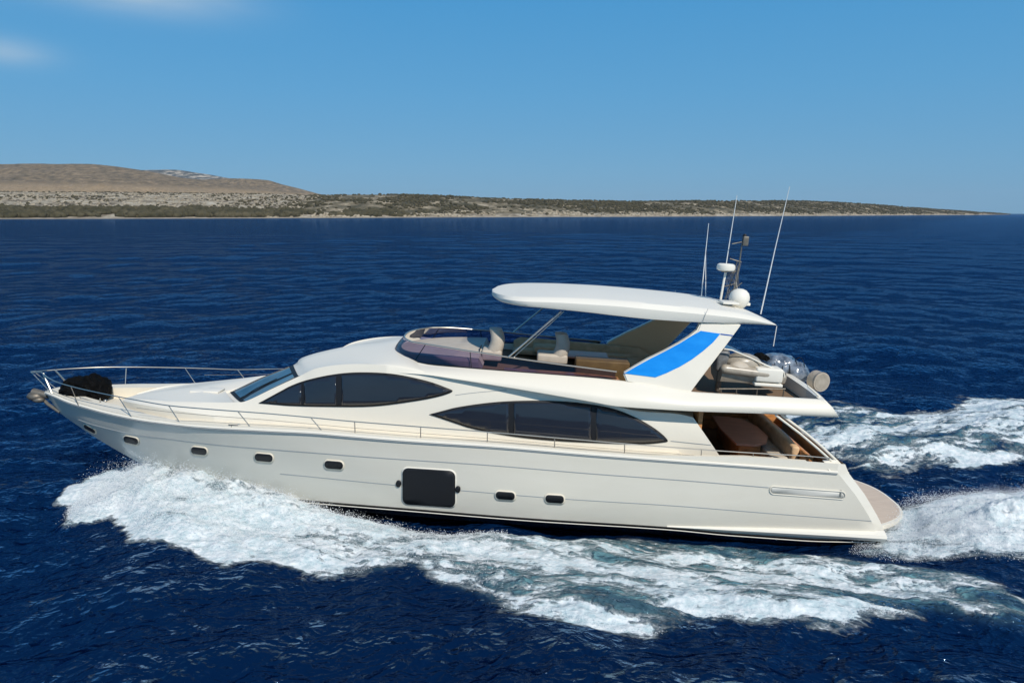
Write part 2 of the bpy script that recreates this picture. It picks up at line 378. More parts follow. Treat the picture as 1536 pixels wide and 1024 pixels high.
# ---- superstructure (coachroof running into the deckhouse)
ST = [  # base, shoulder, crown
 ((184,601,.45),(188,598,.32),(190,596,0)),
 ((205,605,1.0),(208,598,.75),(212,591,0)),
 ((250,613,1.5),(250,601,1.12),(250,585,0)),
 ((310,622,1.85),(310,603,1.5),(300,581,0)),
 ((352,627,2.0),(352,603,1.75),(335,585.5,0)),
 ((372,629,2.05),(371,600.5,1.82),(345,588.5,0)),
 ((410,632,2.12),(411,581.5,1.84),(392,567,0)),
 ((450,636,2.18),(450,563.5,1.86),(440,547.5,0)),
 ((478,638,2.22),(476,552,1.95),(453,536.5,0)),
 ((520,641,2.27),(520,546,2.05),(488,526,0)),
 ((570,645,2.32),(570,547,2.15),(536,518,0)),
 ((620,649,2.36),(620,555,2.24),(602,519.5,0)),
 ((700,655,2.39),(700,569,2.32),(680,552,0)),
 ((800,663,2.40),(800,585,2.35),(800,564,0)),
 ((900,671,2.40),(900,603,2.35),(900,579,0)),
 ((965,676,2.40),(955,616,2.35),(955,587,0)),
 ((1040,681,2.40),(1012,620,2.35),(1012,593,0)),
 ((1084,690,2.40),(1040,626,2.35),(1040,596,0))]
secs = []
for ba, sh, cn in ST:
    a, b, c = P(*ba), P(*sh), P(*cn)
    s_ = [Vector((a.x, a.y, a.z-.5)), a.copy()]
    for k in range(1, 6):
        t = k/6; q = a.lerp(b, t); q.y -= .05*math.sin(PI*t)*min(1, (b.z-a.z)); s_.append(q)
    for k in range(0, 13):
        ph = PI/2*k/12; cw = math.cos(ph)**.9 if k < 12 else 0; sw = math.sin(ph)
        s_.append(Vector((b.x+(c.x-b.x)*(1-cw), b.y*cw, b.z+(c.z-b.z)*sw)))
    secs.append([tuple(v) for v in s_])
SUB = 6
def loft(secs, sub):
    out = []
    for i in range(len(secs)-1):
        a = secs[max(i-1, 0)]; b = secs[i]; c = secs[i+1]; d = secs[min(i+2, len(secs)-1)]
        for k in range(sub): out.append([cr(a[j], b[j], c[j], d[j], k/sub) for j in range(len(b))])
    out.append(secs[-1]); return out
LF = loft(secs, SUB)
mb = MB().grid(LF).mirror(); SUPm = mb
mb.build('superstructure', M['gel'], yacht)
# front face cap of the coachroof and aft bulkhead of the saloon
aft = LF[-1]; x_aft = P(1046, 640, 2.2).x
# windshield: the raked patch between stations 5 and 7, shoulder to crown
i0, i1 = 5*SUB, 7*SUB
def norm_off(g, off):
    out = []
    for i, r in enumerate(g):
        row = []
        for j, p in enumerate(r):
            a = Vector(g[min(i+1, len(g)-1)][j])-Vector(g[max(i-1, 0)][j]); b = Vector(r[min(j+1, len(r)-1)])-Vector(r[max(j-1, 0)])
            n = a.cross(b); n = n.normalized() if n.length > 1e-9 else Vector((0, 0, 1))
            if n.z < 0: n = -n
            row.append(tuple(Vector(p)+n*off))
        out.append(row)
    return out
patch = [r[7:] for r in LF[i0:i1+1]]
full = [[(x, y, z) for x, y, z in r]+[(x, -y, z) for x, y, z in reversed(r[:-1])] for r in patch]
fo = norm_off(full, .012)
W_ = MB().grid(fo).build('windshield', M['gframe'], yacht)
Kf = len(full[0])
for a_, b_ in ((1, 8), (9, 15), (16, Kf-2)):
    sub_ = [r[a_:b_+1] for r in norm_off(full, .02)[1:-1]]
    MB().grid(sub_).build('pane', M['wglass'], W_)
for yy in (-.9, .2, 1.2):                               # wipers
    r0 = fo[0]; r1 = fo[8]; j = min(range(Kf), key=lambda k: abs(r0[k][1]-yy))
    j2 = max(0, min(Kf-1, j+1))
    MB().tube([Vector(r0[j])+Vector((0, 0, .03)), Vector(fo[4][j2])+Vector((-.01, 0, .03)), Vector(fo[8][j2])+Vector((0, 0, .03))], .012, 6).build('wiper', M['gframe'], W_)
ST_ = bvh(SUPm)
# side windows
upw = [(388,604.5),(433,580),(467,568),(509,560),(549,558),(594,561),(641,571),(672,582),(679,586),(672,590),(655,595),(620,601.5),(559,609),(488,609.5),(430,608)]
low = [(644,621),(680,611.5),(725,604.5),(768,601),(820,600.5),(867,603.5),(914,611),(950,624),(982,642),(1001,659),(993,663),(955,665.5),(880,663),(820,659.5),(760,652.5),(700,640)]
def dense(p, keep=()):
    out = []; K_ = len(p)
    for i in range(K_):
        for k in range(5):
            out.append(cr(p[i-1], p[i], p[(i+1) % K_], p[(i+2) % K_], k/5) if i not in keep and (i+1) % K_ not in keep else
                       tuple(p[i][c]+(p[(i+1) % K_][c]-p[i][c])*k/5 for c in (0, 1)))
    return out
def clipx(p, a, b):
    def cut(p, s, v):
        out = []
        for i in range(len(p)):
            q, r = p[i-1], p[i]; qi = s*(q[0]-v) >= 0; ri = s*(r[0]-v) >= 0
            if qi != ri: t = (v-q[0])/(r[0]-q[0]); out.append((v, q[1]+(r[1]-q[1])*t))
            if ri: out.append(r)
        return out
    return cut(cut(p, 1, a), -1, b)
for poly, cuts, nm in ((upw, (389, 453, 457, 505, 513, 673), 'upper'), (low, (648, 763, 771, 887, 894, 996), 'lower')):
    dp = dense(poly, (0,))
    fr = decal('side_window', dp, ST_, M['gframe'], yacht, .012, .012, 7)
    inn = inset(dp, 3.0)
    for k in range(3):
        pp = clipx(inn, cuts[2*k], cuts[2*k+1])
        pn = decal('pane', pp, ST_, M['glass'], yacht, .042, .006, 6)
        for f_, p_ in zip(fr, pn): p_.parent = f_
# shallow crease running aft of the upper window
def onsup(px, py, off=.006):
    d = (BINV.to_3x3() @ ray(px, py)).normalized(); h = ST_.ray_cast(CAML, d); return (h[0] if h[0] else P(px, py, 2.35))+Vector((0, -off, 0))
for s in (1, -1):
    MB().tube([(p.x, p.y*s, p.z) for p in [onsup(x, y, 0) for x, y in ((683,592.5),(705,589.5),(730,587),(760,585))]], .008, 6).build('crease_line', M['line'], yacht)
    MB().tube([(p.x, p.y*s, p.z) for p in [onsup(x, y, .004) for x, y in ((1006,661),(1030,663.5),(1050,665.5),(1066,667))]], .010, 6).build('crease_line', M['line'], yacht)

# ---- flybridge coaming and deck
cb = Line([(548,558.5,1.96),(580,558,2.17),(640,562,2.34),(674,567,2.42),(775,583,2.56),(880,601,2.7),(930,609.5,2.75),(980,613,2.79),(1031,616,2.8),(1164,621,2.8),(1258,625.5,2.72)])
ct = Line([(572,553,1.80),(585,546,1.5),(600,539.5,1.30),(620,543,1.58),(639,547,1.72),(700,552.5,1.94),(752,556.5,2.06),(880,566,2.28),(960,575,2.4),(1036,588,2.5),(1074,590.5,2.55),(1171,596,2.6),(1232,599.5,2.58)])
NC = 80; gt = []
sB = cb.sample([i/(NC-1) for i in range(NC)]); sT = ct.sample([i/(NC-1) for i in range(NC)])
floor_z = lambda x: cb.at(min(max(x, cb.x0), cb.x1))[0]+.10
for B_, T_ in zip(sB, sT):
    B_ = Vector(B_); T_ = Vector(T_); q1 = B_.lerp(T_, .35)+Vector((0, -.10, .02)); q2 = B_.lerp(T_, .75)+Vector((0, -.05, .03))
    fz = floor_z(T_.x)
    inn_ = Vector((T_.x, T_.y+.10, T_.z-.005)); lowi = Vector((T_.x, T_.y+.13, min(fz, T_.z-.06)))
    und = Vector((B_.x, B_.y+.35, B_.z+.03))
    gt.append([tuple(v) for v in (und, B_+Vector((0, .03, -.015)), B_, B_.lerp(q1, .5)+Vector((0, -.025, 0)), q1, q2, T_+Vector((0, -.02, -.01)), T_, inn_, lowi)])
gt_m = MB().grid(loft(gt[::3]+[gt[-1]], 3)); gt_m.add(gt[-1], [tuple(range(len(gt[-1])))]); gt_m = gt_m.mirror(); gt_m.build('flybridge_coaming', M['gel'], yacht)
# floor slab with aft overhang
xs = np.linspace(P(610,540,1.3).x, cb.x1-.02, 40); g1 = []; g2 = []
for x in xs:
    bz, bb = cb.at(x); tz, tb = ct.at(min(x, ct.x1)); half = (tb-.10) if x < ct.x1 else bb-.25
    g1.append([(x, half*s_, bz+.10) for s_ in (-1, -.5, 0, .5, 1)]); g2.append([(x, (bb-.3)*s_, bz+.03) for s_ in (-1, -.5, 0, .5, 1)])
MB().grid(g1).build('flybridge_floor', M['teak'], yacht)
MB().grid(g2).build('flybridge_underside', M['gel'], yacht)
# rounded aft end of the overhang, rising to a lip on the centreline
prof = [P(1210,577,-1.6), P(1222,581,-1.6), P(1231,590,-1.6), P(1240,600,-.8), P(1249,611,0)]
ax1 = cb.x1; az1 = cb.at(ax1)[0]
g = []
for s_ in np.sin(np.linspace(-PI/2, PI/2, 61)):
    yb = 2.72*s_; e = (1-abs(s_)**3)
    x1_ = ax1+.18*e; zt = sT[-1][2]; xt = sT[-1][0]
    g.append([(xt-.05, min(2.48, 2.58*abs(s_))*np.sign(s_), zt-.28), (xt-.03, 2.5*s_, zt+.06*e), (xt+.10+.1*e, 2.6*s_, zt+.05*e), (xt+.28+.14*e, 2.66*s_, zt-.16), (x1_-.08, 2.7*s_, az1+.12), (x1_, yb, az1+.01), (x1_-.12, yb*.97, az1-.01), (x1_-.6, yb*.95, az1+.02)])
MB().grid(g).build('overhang_lip', M['gel'], yacht, False)
for s_q in (1, -1):          # close the gap between the coaming ends and the rounded lip
    A_ = [gt[-1][k] for k in (7, 5, 4, 3, 2)]; B_q = [(x, abs(y), z) for x, y, z in g[-1][1:6]]
    MB().grid([[(x, y*s_q, z) for x, y, z in A_], [(x, -y*s_q, z) for x, y, z in B_q]]).build('lip_corner', M['gel'], yacht, False)
# ---- flybridge windscreen
topc = [(612,506,0),(613,508,.6),(618,512.5,1.15),(635,515.5,1.38),(660,519.5,1.56),(700,526,1.72),(728,530,1.80),(780,538,1.93),(830,545,2.03),(880,551.5,2.12),(925,557.5,2.2)]
basc = [(597,522,0),(597.5,526,.6),(602,536,1.15),(618,542,1.42),(642,546.5,1.66),(700,551.5,1.88),(735,554.5,1.97),(785,558.5,2.08),(832,562,2.17),(880,565.5,2.24),(925,568,2.3)]
def densify(pts, n=6):
    q = [tuple(P(*p)) for p in pts]; out = []
    for i in range(len(q)-1):
        a = q[i-1] if i else (q[1][0], -q[1][1], q[1][2]); d = q[min(i+2, len(q)-1)]
        for k in range(n): out.append(cr(a, q[i], q[i+1], d, k/n))
    out.append(q[-1]); return out
TC = densify(topc); BC = densify(basc)
def nose_fix(c, xn, p):      # fair the nose: level, with an elliptic plan
    k = next(i for i, q in enumerate(c) if abs(q[1]) >= 1.149); xe, ye, ze = c[k]
    return [(xn+(xe-xn)*(abs(q[1])/abs(ye))**p, q[1], ze) for q in c[:k]]+c[k:]
TC = nose_fix(TC, -3.45, 2.6); BC = nose_fix(BC, -3.78, 2.6)
def mirr(c): return [(x, -y, z) for x, y, z in reversed(c[1:])]+c
TCf = mirr(TC); BCf = mirr(BC)
rows = [[tuple(Vector(b).lerp(Vector(t), k/5)+Vector((-.04*math.sin(PI*k/5), 0, 0))) for b, t in zip(BCf, TCf)] for k in range(6)]
ws = MB().grid(rows).build('flybridge_windscreen', M['tint'], yacht)
MB().tube(TCf, .022, 8).build('top_rail', M['steel'], ws)
MB().tube([Vector(p)+Vector((0, 0, .01)) for p in BCf], .016, 6).build('seal', M['gframe'], ws)
for k in (19, 31):
    for c1_, c2_ in ((TC, BC),):
        for s in (1, -1):
            a = Vector(BC[k]); b = Vector(TC[k]); MB().tube([(a.x, a.y*s, a.z), (b.x, b.y*s, b.z)], .012, 6).build('mullion', M['gframe'], ws)
# ---- flybridge furniture
def BX(px0, py0, px1, py1, b0, b1, bev=.04, name='', m=None, parent=yacht, zlo=None):
    bm_ = (b0+b1)/2; a = P(px0, py0, max(b0, b1)); c = P(px1, py1, max(b0, b1)); z0 = min(a.z, c.z) if zlo is None else zlo
    return MB().box((a.x, -max(b0, b1), z0), (c.x, -min(b0, b1), max(a.z, c.z)), bev).build(name, m, parent)
fz0 = floor_z(-2.0)
# dashboard: rounded mould filling the nose of the windscreen
g = []
nose = [Vector(p) for p in BCf if p[0] < P(735,530,0).x]
ctr = P(700, 524, 0)
top = [Vector((p.x*.93+ctr.x*.07, p.y*.9, p.z)) for p in nose]; zt = P(690, 519, 0).z
zt = P(690, 519, 0).z; xw_ = P(742,524,0).x; rows = []
for k_ in range(14):
    u_ = k_/13; q_ = [p for p in BCf if p[0] < xw_]; x_ = min(p[0] for p in q_)+.10+(xw_-.45-min(p[0] for p in q_))*u_
    hw_ = float(np.interp(x_, sorted(p[0] for p in BC), [abs(p[1]) for p in sorted(BC)]))-.14
    zz_ = zt-.14*(1-u_)**2; rows.append([(x_, -hw_, zz_-.35), (x_, -hw_, zz_-.07), (x_, -hw_*.95, zz_), (x_, 0, zz_+.05), (x_, hw_*.95, zz_), (x_, hw_, zz_-.07), (x_, hw_, zz_-.35)])
rows.append([(a_+.12, b_2, c_-.25) for a_, b_2, c_ in rows[-1]])
MB().grid(rows).build('dashboard', M['beige'], yacht)
cons = MB().box((ctr.x-.25, -1.25, fz0-.1), (ctr.x+.3, .5, zt-.02), .06).build('helm_console', M['beige'], yacht)
wc = Vector((ctr.x+.42, -.55, zt-.02))
MB().tube([(wc.x+.05*math.sin(a), wc.y+.2*math.cos(a), wc.z+.2*math.sin(a)) for a in np.linspace(0, 2*PI, 25)], .014, 6).build('steering_wheel', M['gframe'], cons)
MB().tube([(ctr.x+.2, wc.y, wc.z), wc], .02, 6).build('steering_column', M['steel'], cons)
def seat(px, py_top, py_seat, px1, b0, b1, wd, name='helm_seat', m=None):
    t = P(px-3, py_top, (b0+b1)/2); s_ = P(px1, py_seat, (b0+b1)/2); x0 = t.x; m = m or M['beige']
    o = MB().box((x0-wd, -b1, fz0+.12), (x0+.12, -b0, s_.z), .06).build(name, m, yacht)
    pr = []
    zz = np.linspace(s_.z-.1, t.z, 9)
    g = []
    for k, z in enumerate(zz):
        u = k/8; xo = x0-.12+.12*math.sin(u*3.0)*.8; wv = (b1-b0)/2*(1-.25*u**3); yc = -(b0+b1)/2; th = .23-.05*u
        g.append([(xo+th*math.cos(a), yc+wv*math.copysign(abs(math.sin(a))**.6, math.sin(a)), z) for a in np.linspace(0, 2*PI, 17)[:-1]])
    g.append([(xo, yc, t.z+.02)]*16)
    MB().grid(g, True).build('backrest', m, o)
    return o
seat(752, 493, 523, 752, .35, 1.05, .45)
seat(752, 497, 523, 752, -.55, .15, .45)
seat(850, 500, 530, 850, .2, .9, .75, 'lounge_seat')
so = BX(800, 520, 846, 545, -1.9, -1.0, .08, 'side_sofa', M['brown'], zlo=fz0)
x0, x1 = P(770,520,-1.8).x, P(972,520,-1.8).x
zt_ = P(900, 512, -2.0).z; zs = P(900, 530, -1.4).z
bench = MB().box((x0, 1.15, fz0-.1), (x1, 2.0, zs), .05).build('long_bench', M['brown'], yacht)
g = []
for i in range(21):
    x = x0+(x1-x0)*i/20; e = zt_-.10*(i/20)-(.12 if i in (0, 20) else 0)
    g.append([(x, 1.72, zs-.05), (x, 1.76, e-.08), (x, 1.84, e), (x, 1.96, e), (x, 2.05, e-.06), (x, 2.08, zs-.3)])
MB().grid(g).build('backrest', M['brown'], bench)
MB().box((x1-.75, -.4, fz0-.1), (x1, 1.16, zs), .05).build('return_bench', M['brown'], yacht)
MB().box((x1-.2, -.4, zs-.05), (x1, 1.16, zt_-.14), .06).build('return_backrest', M['brown'], yacht)
tb = MB().box((x0+1.6, -.25, zs+.12), (x0+2.9, .75, zs+.17), .02).build('flybridge_table', M['mahog'], yacht)
MB().tube([(x0+2.25, .25, fz0-.1), (x0+2.25, .25, zs+.12)], .05, 10).build('leg', M['steel'], tb)
MB().box((P(864,531,1.0).x, -1.2, fz0-.2), (P(945,531,1.0).x, -.6, fz0+.36), .04).build('port_bench', mat('olive_brown_vinyl', (.15, .095, .04), .5, spec=.2, noise=((3, 3, 3), .8, (.09, .055, .025))), yacht)
lk_ = MB(); g = []
for k_ in range(12):
    x_ = P(756,552,1.9).x+(P(930,558,2.1).x-P(756,552,1.9).x)*k_/11; z_, b_q = ct.at(x_)
    g.append([(x_, -(b_q-.16), z_-.01), (x_, -(b_q-.55), z_-.02), (x_, -(b_q-.62), z_-.08), (x_, -(b_q-.62), z_-.6)])
lk_.grid(g).build('port_locker', M['wood'], yacht)

# ---- hardtop
hb = Line([(731,452,2.05),(752,457,2.05),(820,463,2.05),(880,469,2.05),(925,474.3,2.05),(984,480.3,2.05),(1025,483,2.05),(1060,484.5,2.05),(1113,486.5,2.05),(1167,489.5,2.0)])
hr = Line([(731,451,2.1),(752,451.5,2.1),(775,452,2.1),(850,454.5,2.1),(914,458.5,2.1),(984,465,2.1),(1050,471,2.1),(1101,476.5,2.1),(1140,483,2.1),(1167,488.8,2.02)])
hq_ = Line([(731,446,1.96),(752,445.5,1.96),(775,446,1.96),(850,447.5,1.96),(914,450.8,1.96),(984,456.5,1.96),(1050,463,1.96),(1101,469.5,1.96),(1140,477.5,1.96),(1166,487.5,1.96)])
hc = Line([(732,441,0),(745,436.5,0),(765,434,0),(820,432.5,0),(880,433,0),(925,436,0),(1007,443,0),(1078,452,0),(1122,466,0),(1165,486.5,0)])
hx0 = hb.x0; hx1 = hb.x1; g = []
for i in range(60):
    t = (i/59); x = hx0+(hx1-hx0)*t**1.9
    if i == 0: x = hx0+.004
    R_ = 1.25; k = 1-max(0, (hx0+R_-x)/R_)**2.3; k = max(k, 0)**.5; k = .02+.98*k
    k *= 1-.10*max(0, (x-(hx1-2.2))/2.2)**2
    zb, _ = hb.at(x); zr, _ = hr.at(x); zq = hq_.at(min(x, hq_.x1))[0]; zc = max(hc.at(x)[0], zq+.01)
    e = min(1, (x-hx0)/.15+.35)**.6
    row = [(x, 0, zb+.02), (x, -1.5*k, zb+.02), (x, -1.98*k, zb), (x, -2.05*k, zb+.02), (x, -2.09*k, zb+(zr-zb)*.5), (x, -2.10*k, zr), (x, -(1.96+.14*(1-e))*k, zr+(zq-zr)*e)]
    zq = zr+(zq-zr)*e
    for s_ in (.9, .75, .6, .45, .3, .15, 0): row.append((x, -1.96*k*s_, zq+(zc-zq)*(1-s_**2.2)*1.0))
    g.append(row)
ht_m = MB().grid(g).mirror(); 
ht = ht_m.build('hardtop', M['white'], yacht)
# front cap
HTT = bvh(ht_m)
# joint line across the hardtop side
for s in (1, -1):
    q = [P(1062, 463, 2.115), P(1057, 474, 2.12), P(1054, 484, 2.09)]
    MB().tube([(p.x, p.y*s, p.z) for p in q], .006, 5).build('hardtop_joint', M['line'], yacht)
# struts
for s in (1, -1):
    a = P(842, 467, 1.75); b = P(763, 535, 1.95); MB().tube([(a.x, a.y*s, a.z), (b.x, b.y*s, b.z)], .024, 8).build('hardtop_strut', M['steel'], yacht)
a = P(846,467,1.6); b = P(770,536,1.9)
MB().tube([a, b], .012, 6).build('hardtop_stay', M['steel'], yacht)
# ---- arch legs
archo = smoothline = [(1051,483),(1046,495),(1034,505),(1019,514.5),(996,527),(972,538.5),(952,550),(935,560.5),(940,573),(985,583),(1030,597),(1037,587),(1056,562),(1075,537),(1094,512),(1113,486)]
bluep = [(1051,496.5),(1080,500.5),(1069,513),(1054,526),(1038,538),(1019,549.5),(1000,558.5),(983,565),(937,559.5),(955,549.5),(974,539),(997,527.5),(1020,515),(1036,505)]
def lean(py): return 1.98+(min(py, 588)-483)/105*.44
for s in (1, -1):
    f_ = [P(x, y, lean(y)) for x, y in archo]; n = len(f_); th = .22
    fo_ = [Vector((p.x, p.y*s, p.z)) for p in f_]; bi = [Vector((p.x, (p.y+th)*s, p.z)) for p in f_]
    bmx = bmesh.new(); va = [bmx.verts.new(v) for v in fo_]; vb = [bmx.verts.new(v) for v in bi]
    bmx.faces.new(va); bmx.faces.new(list(reversed(vb)))
    for i in range(n): bmx.faces.new((va[i], vb[i], vb[(i+1) % n], va[(i+1) % n]))
    bmesh.ops.recalc_face_normals(bmx, faces=bmx.faces)
    bmesh.ops.bevel(bmx, geom=[e for e in bmx.edges if len(e.link_faces) == 2 and e.calc_face_angle(0) > 1.0], offset=.035, segments=3, affect='EDGES')
    bmesh.ops.triangulate(bmx, faces=[f for f in bmx.faces if len(f.verts) > 4])
    bmx.verts.index_update()
    al = link('arch_leg', [v.co[:] for v in bmx.verts], [[v.index for v in f.verts] for f in bmx.faces], M['gel'], yacht); bmx.free()
    al['_s'] = s; del al['_s']
    pb = [P(x, y, lean(y)) for x, y in inset(bluep, -.5)]
    pb = [Vector((p.x, (p.y-.003)*s, p.z)) for p in pb]; po = [Vector((p.x, p.y-.012*s, p.z)) for p in pb]; n = len(pb)
    link('blue_panel', [v[:] for v in po]+[v[:] for v in pb], [tuple(range(n))]+[(i, i+n, (i+1) % n+n, (i+1) % n) for i in range(n)], M['blue'], al, smooth=False)
    st = [P(x, y, lean(y)) for x, y in ((1081,500),(1100,502.5),(1099,504),(1080.5,501.8))]
    link('blue_stripe', [(p.x, (p.y-.008)*s, p.z) for p in st], [(0, 1, 2, 3)], M['blued'], al, smooth=False)
    # tan lining on the inner face
    li = [P(x, y, lean(y)) for x, y in inset(archo, 2.2)]
    n = len(li)
    link('inner_lining', [(p.x, (p.y+th+.008)*s, p.z) for p in li], [tuple(range(n))], M['tan'], al, smooth=False)

# ---- masts, domes, whips
def tb_(name, pts, r, m, parent=yacht, r2=None, n=8): return MB().tube([tuple(p) for p in pts], r, n, r2).build(name, m, parent)
tb_('whip_antenna', [P(1052,446,-1.5), P(1057,392,-1.5), P(1063,335,-1.5)], .019, M['antenna'], r2=.008)
tb_('whip_antenna', [P(1058.5,447,-1.35), P(1058.5,377,-1.35)], .014, M['antenna'], r2=.008)
tb_('whip_antenna', [P(1081,450,-.4), P(1093,372,-.4), P(1105.5,293,-.4)], .020, M['antenna'], r2=.008)
tb_('whip_antenna', [P(1141,471,.3), P(1162,376,.3), P(1184.5,280,.3)], .020, M['antenna'], r2=.008)
tb_('whip_antenna', [P(1165,489,1.5), P(1160,519,1.5)], .013, M['antenna'])
rd = P(1089, 401, -.1)
o = MB().lathe(rd, [(0, -.10), (.2, -.10), (.25, -.07), (.265, 0), (.25, .07), (.2, .105), (0, .115)], 32).build('radar_dome', M['white'], yacht)
tb_('radar_post', [P(1081,449,-.1), P(1086,420,-.1), P(1089,408,-.1)], .035, M['white'], o)
MB().lathe((rd.x, rd.y, rd.z-.14), [(0, 0), (.12, 0), (.12, .04), (0, .04)], 16).build('bracket', M['dsteel'], o)
dm = P(1109, 447, .3)
o = MB().lathe(dm, [(.10, -.30), (.16, -.26), (.23, -.19), (.285, -.05), (.285, .04), (.25, .15), (.17, .23), (.08, .265), (0, .27)], 32).build('satellite_dome', M['white'], yacht)
MB().lathe((dm.x, dm.y, dm.z-.30), [(0, -.06), (.15, -.06), (.13, .02), (0, .02)], 20).build('base', M['white'], o)
MB().box((dm.x+.22, dm.y-.05, dm.z-.2), (dm.x+.32, dm.y+.05, dm.z-.12), .01).build('knob', M['white'], o)
mast = tb_('signal_mast', [P(1100,452,-.2), P(1107,410,-.2), P(1113,366,-.2)], .030, M['dsteel'], r2=.018)
tb_('leg', [P(1088,450,-.5), P(1098,418,-.3), P(1106,392,-.2)], .016, M['dsteel'], mast)
tb_('leg', [P(1096,452,.3), P(1103,425,.1), P(1108,400,-.2)], .016, M['dsteel'], mast)
for (a, b, c, d) in ((1098,366,1117,362),(1095,388,1112,393),(1090,412,1109,405),(1085,430,1105,425),(1092,440,1113,424)):
    tb_('crossbar', [P(a,b,-.2), P(c,d,-.2)], .014, M['dsteel'], mast)
for k in range(9):
    x = 1087+k*2.3; tb_('cable', [P(x,448-k*.5,-.2), P(x+3+random.random()*4,436-random.random()*6,-.2+random.uniform(-.2,.2)), P(x+2,424-k*1.5,-.2), P(x+6,410-k*2,-.2)], .008, M['grey'], mast, n=5)
q = P(1117,366,-.2); MB().box((q.x-.07, q.y-.07, q.z-.05), (q.x+.09, q.y+.07, q.z+.22), .02).build('light_bracket', M['dsteel'], mast)
q = P(1117,356,-.2); MB().lathe((q.x, q.y, q.z-.12), [(0, 0), (.055, 0), (.06, .03), (.055, .19), (.03, .22), (0, .22)], 16).build('signal_lamp', M['gframe'], mast)
hq = P(1097,455,.9); MB().box((hq.x-.25, hq.y-.1, hq.z-.02), (hq.x+.2, hq.y+.5, hq.z+.03), .01).build('roof_hatch', M['white'], yacht)

# ---- guard rails
rl = [(62,558,.12),(67,563,.40),(76,573,.74),(90,584,1.05),(120,590,1.40),(158,596,1.70),(205,602,1.98),(253,608,2.2),(320,614,2.46),(400,620,2.66),(466,626,2.77),(530,632,2.85),(630,640,2.9),(730,647.5,2.93),(832,656,2.93),(937,665,2.93),(1053,674,2.92),(1130,679,2.9),(1200,683,2.88),(1246,687,2.84)]
feet = [((107,588,1.35),(118,606,1.15)),((178,599,1.84),(198,624,1.86)),((253,608,2.2),(273,636,2.26)),((357,617,2.57),(380,643,2.62)),((466,626,2.77),(488,649,2.82)),((532,632,2.85),(533,653,2.86)),((631,640,2.9),(631,661,2.9)),((731,647.5,2.93),(731,667,2.93)),((832,656,2.93),(832,676,2.93)),((937,665,2.93),(937,684,2.93)),((1052,674,2.92),(1052,690,2.92)),((1130,679,2.9),(1130,691,2.9))]
for s in (1, -1):
    q = densify(rl, 4) if False else [tuple(P(*p)) for p in rl]
    za, zb_r = q[0], q[7]
    for i in range(1, 7): q[i] = (q[i][0], q[i][1], za[2]+(zb_r[2]-za[2])*(q[i][0]-za[0])/(zb_r[0]-za[0]))
    out = []
    for i in range(len(q)-1):
        for k in range(4): out.append(cr(q[max(i-1, 0)], q[i], q[i+1], q[min(i+2, len(q)-1)], k/4))
    out.append(q[-1])
    r_ = MB().tube([(x, y*s, z) for x, y, z in out], .0155, 8).build('guard_rail', M['steel'], yacht)
    for a, b in feet:
        a = P(*a); b = P(*b); b.z -= .05; a.z = za[2]+(zb_r[2]-za[2])*(a.x-za[0])/(zb_r[0]-za[0]) if a.x < zb_r[0] else a.z; MB().tube([(a.x, a.y*s, a.z), (b.x, b.y*s, b.z)], .013, 8).build('stanchion', M['steel'], r_)
    wq = []
    for i, (x, y, b) in enumerate(rl[6:17]): p = P(x, y+9.5, b); wq.append((p.x, p.y*s, p.z))
    MB().tube(wq, .006, 5).build('lower_wire', M['steel'], r_)
t0 = P(46,557.5,0); t1 = P(62,558,.12)
pul = MB().tube([(t1.x, t1.y, t1.z), (t0.x+.1, -.10, t0.z), (t0.x, 0, t0.z), (t0.x+.1, .10, t0.z), (t1.x, -t1.y, t1.z)], .019, 8).build('pulpit', M['steel'], yacht)
for s in (1, -1):
    a = P(65,560,.25); b = P(78,590,.42); MB().tube([(a.x, a.y*s, a.z), (b.x, b.y*s, b.z)], .028, 8).build('strut', M['steel'], pul)
    a = P(47,558,.05); b = P(74,586,.15); MB().tube([(a.x, a.y*s, a.z), (b.x, b.y*s, b.z)], .014, 8).build('strut', M['steel'], pul)
# ---- anchor on its roller
an = empty('anchor_gear'); an.parent = yacht
a = P(52,592,0)
MB().tube([P(72,592,0)+Vector((0,0,-.02)), P(60,590,0), P(50,588,0)], .10, 12, r2=.13).build('roller_housing', M['dsteel'], an)
fl = MB().ball((a.x+.04, a.y, a.z-.03), (.25, .22, .15), 3, .08).ball((a.x+.16, a.y-.06, a.z-.12), (.18, .14, .10), 3, .08); fl.build('fluke', M['dsteel'], an)
MB().tube([P(58,592,0), P(72,606,0), P(90,618,0.05)], .05, 8).build('shank', M['dsteel'], an)
# ---- windlass guard rail on the foredeck (chrome grille)
gp = [((120,598),(150,609)), ((121,601),(149,611.5)), ((123,604),(148,613.5)), ((119,595),(151,606))]
gr = MB()
for (a, b) in gp: gr.tube([P(*a, .75), P(*b, .95)], .010, 6)
gr.tube([P(150,597,.95), P(150,613,.95)], .018, 6); gr.tube([P(120,594,.75), P(121,604,.75)], .014, 6)
gr.build('windlass_guard', M['steel'], yacht)
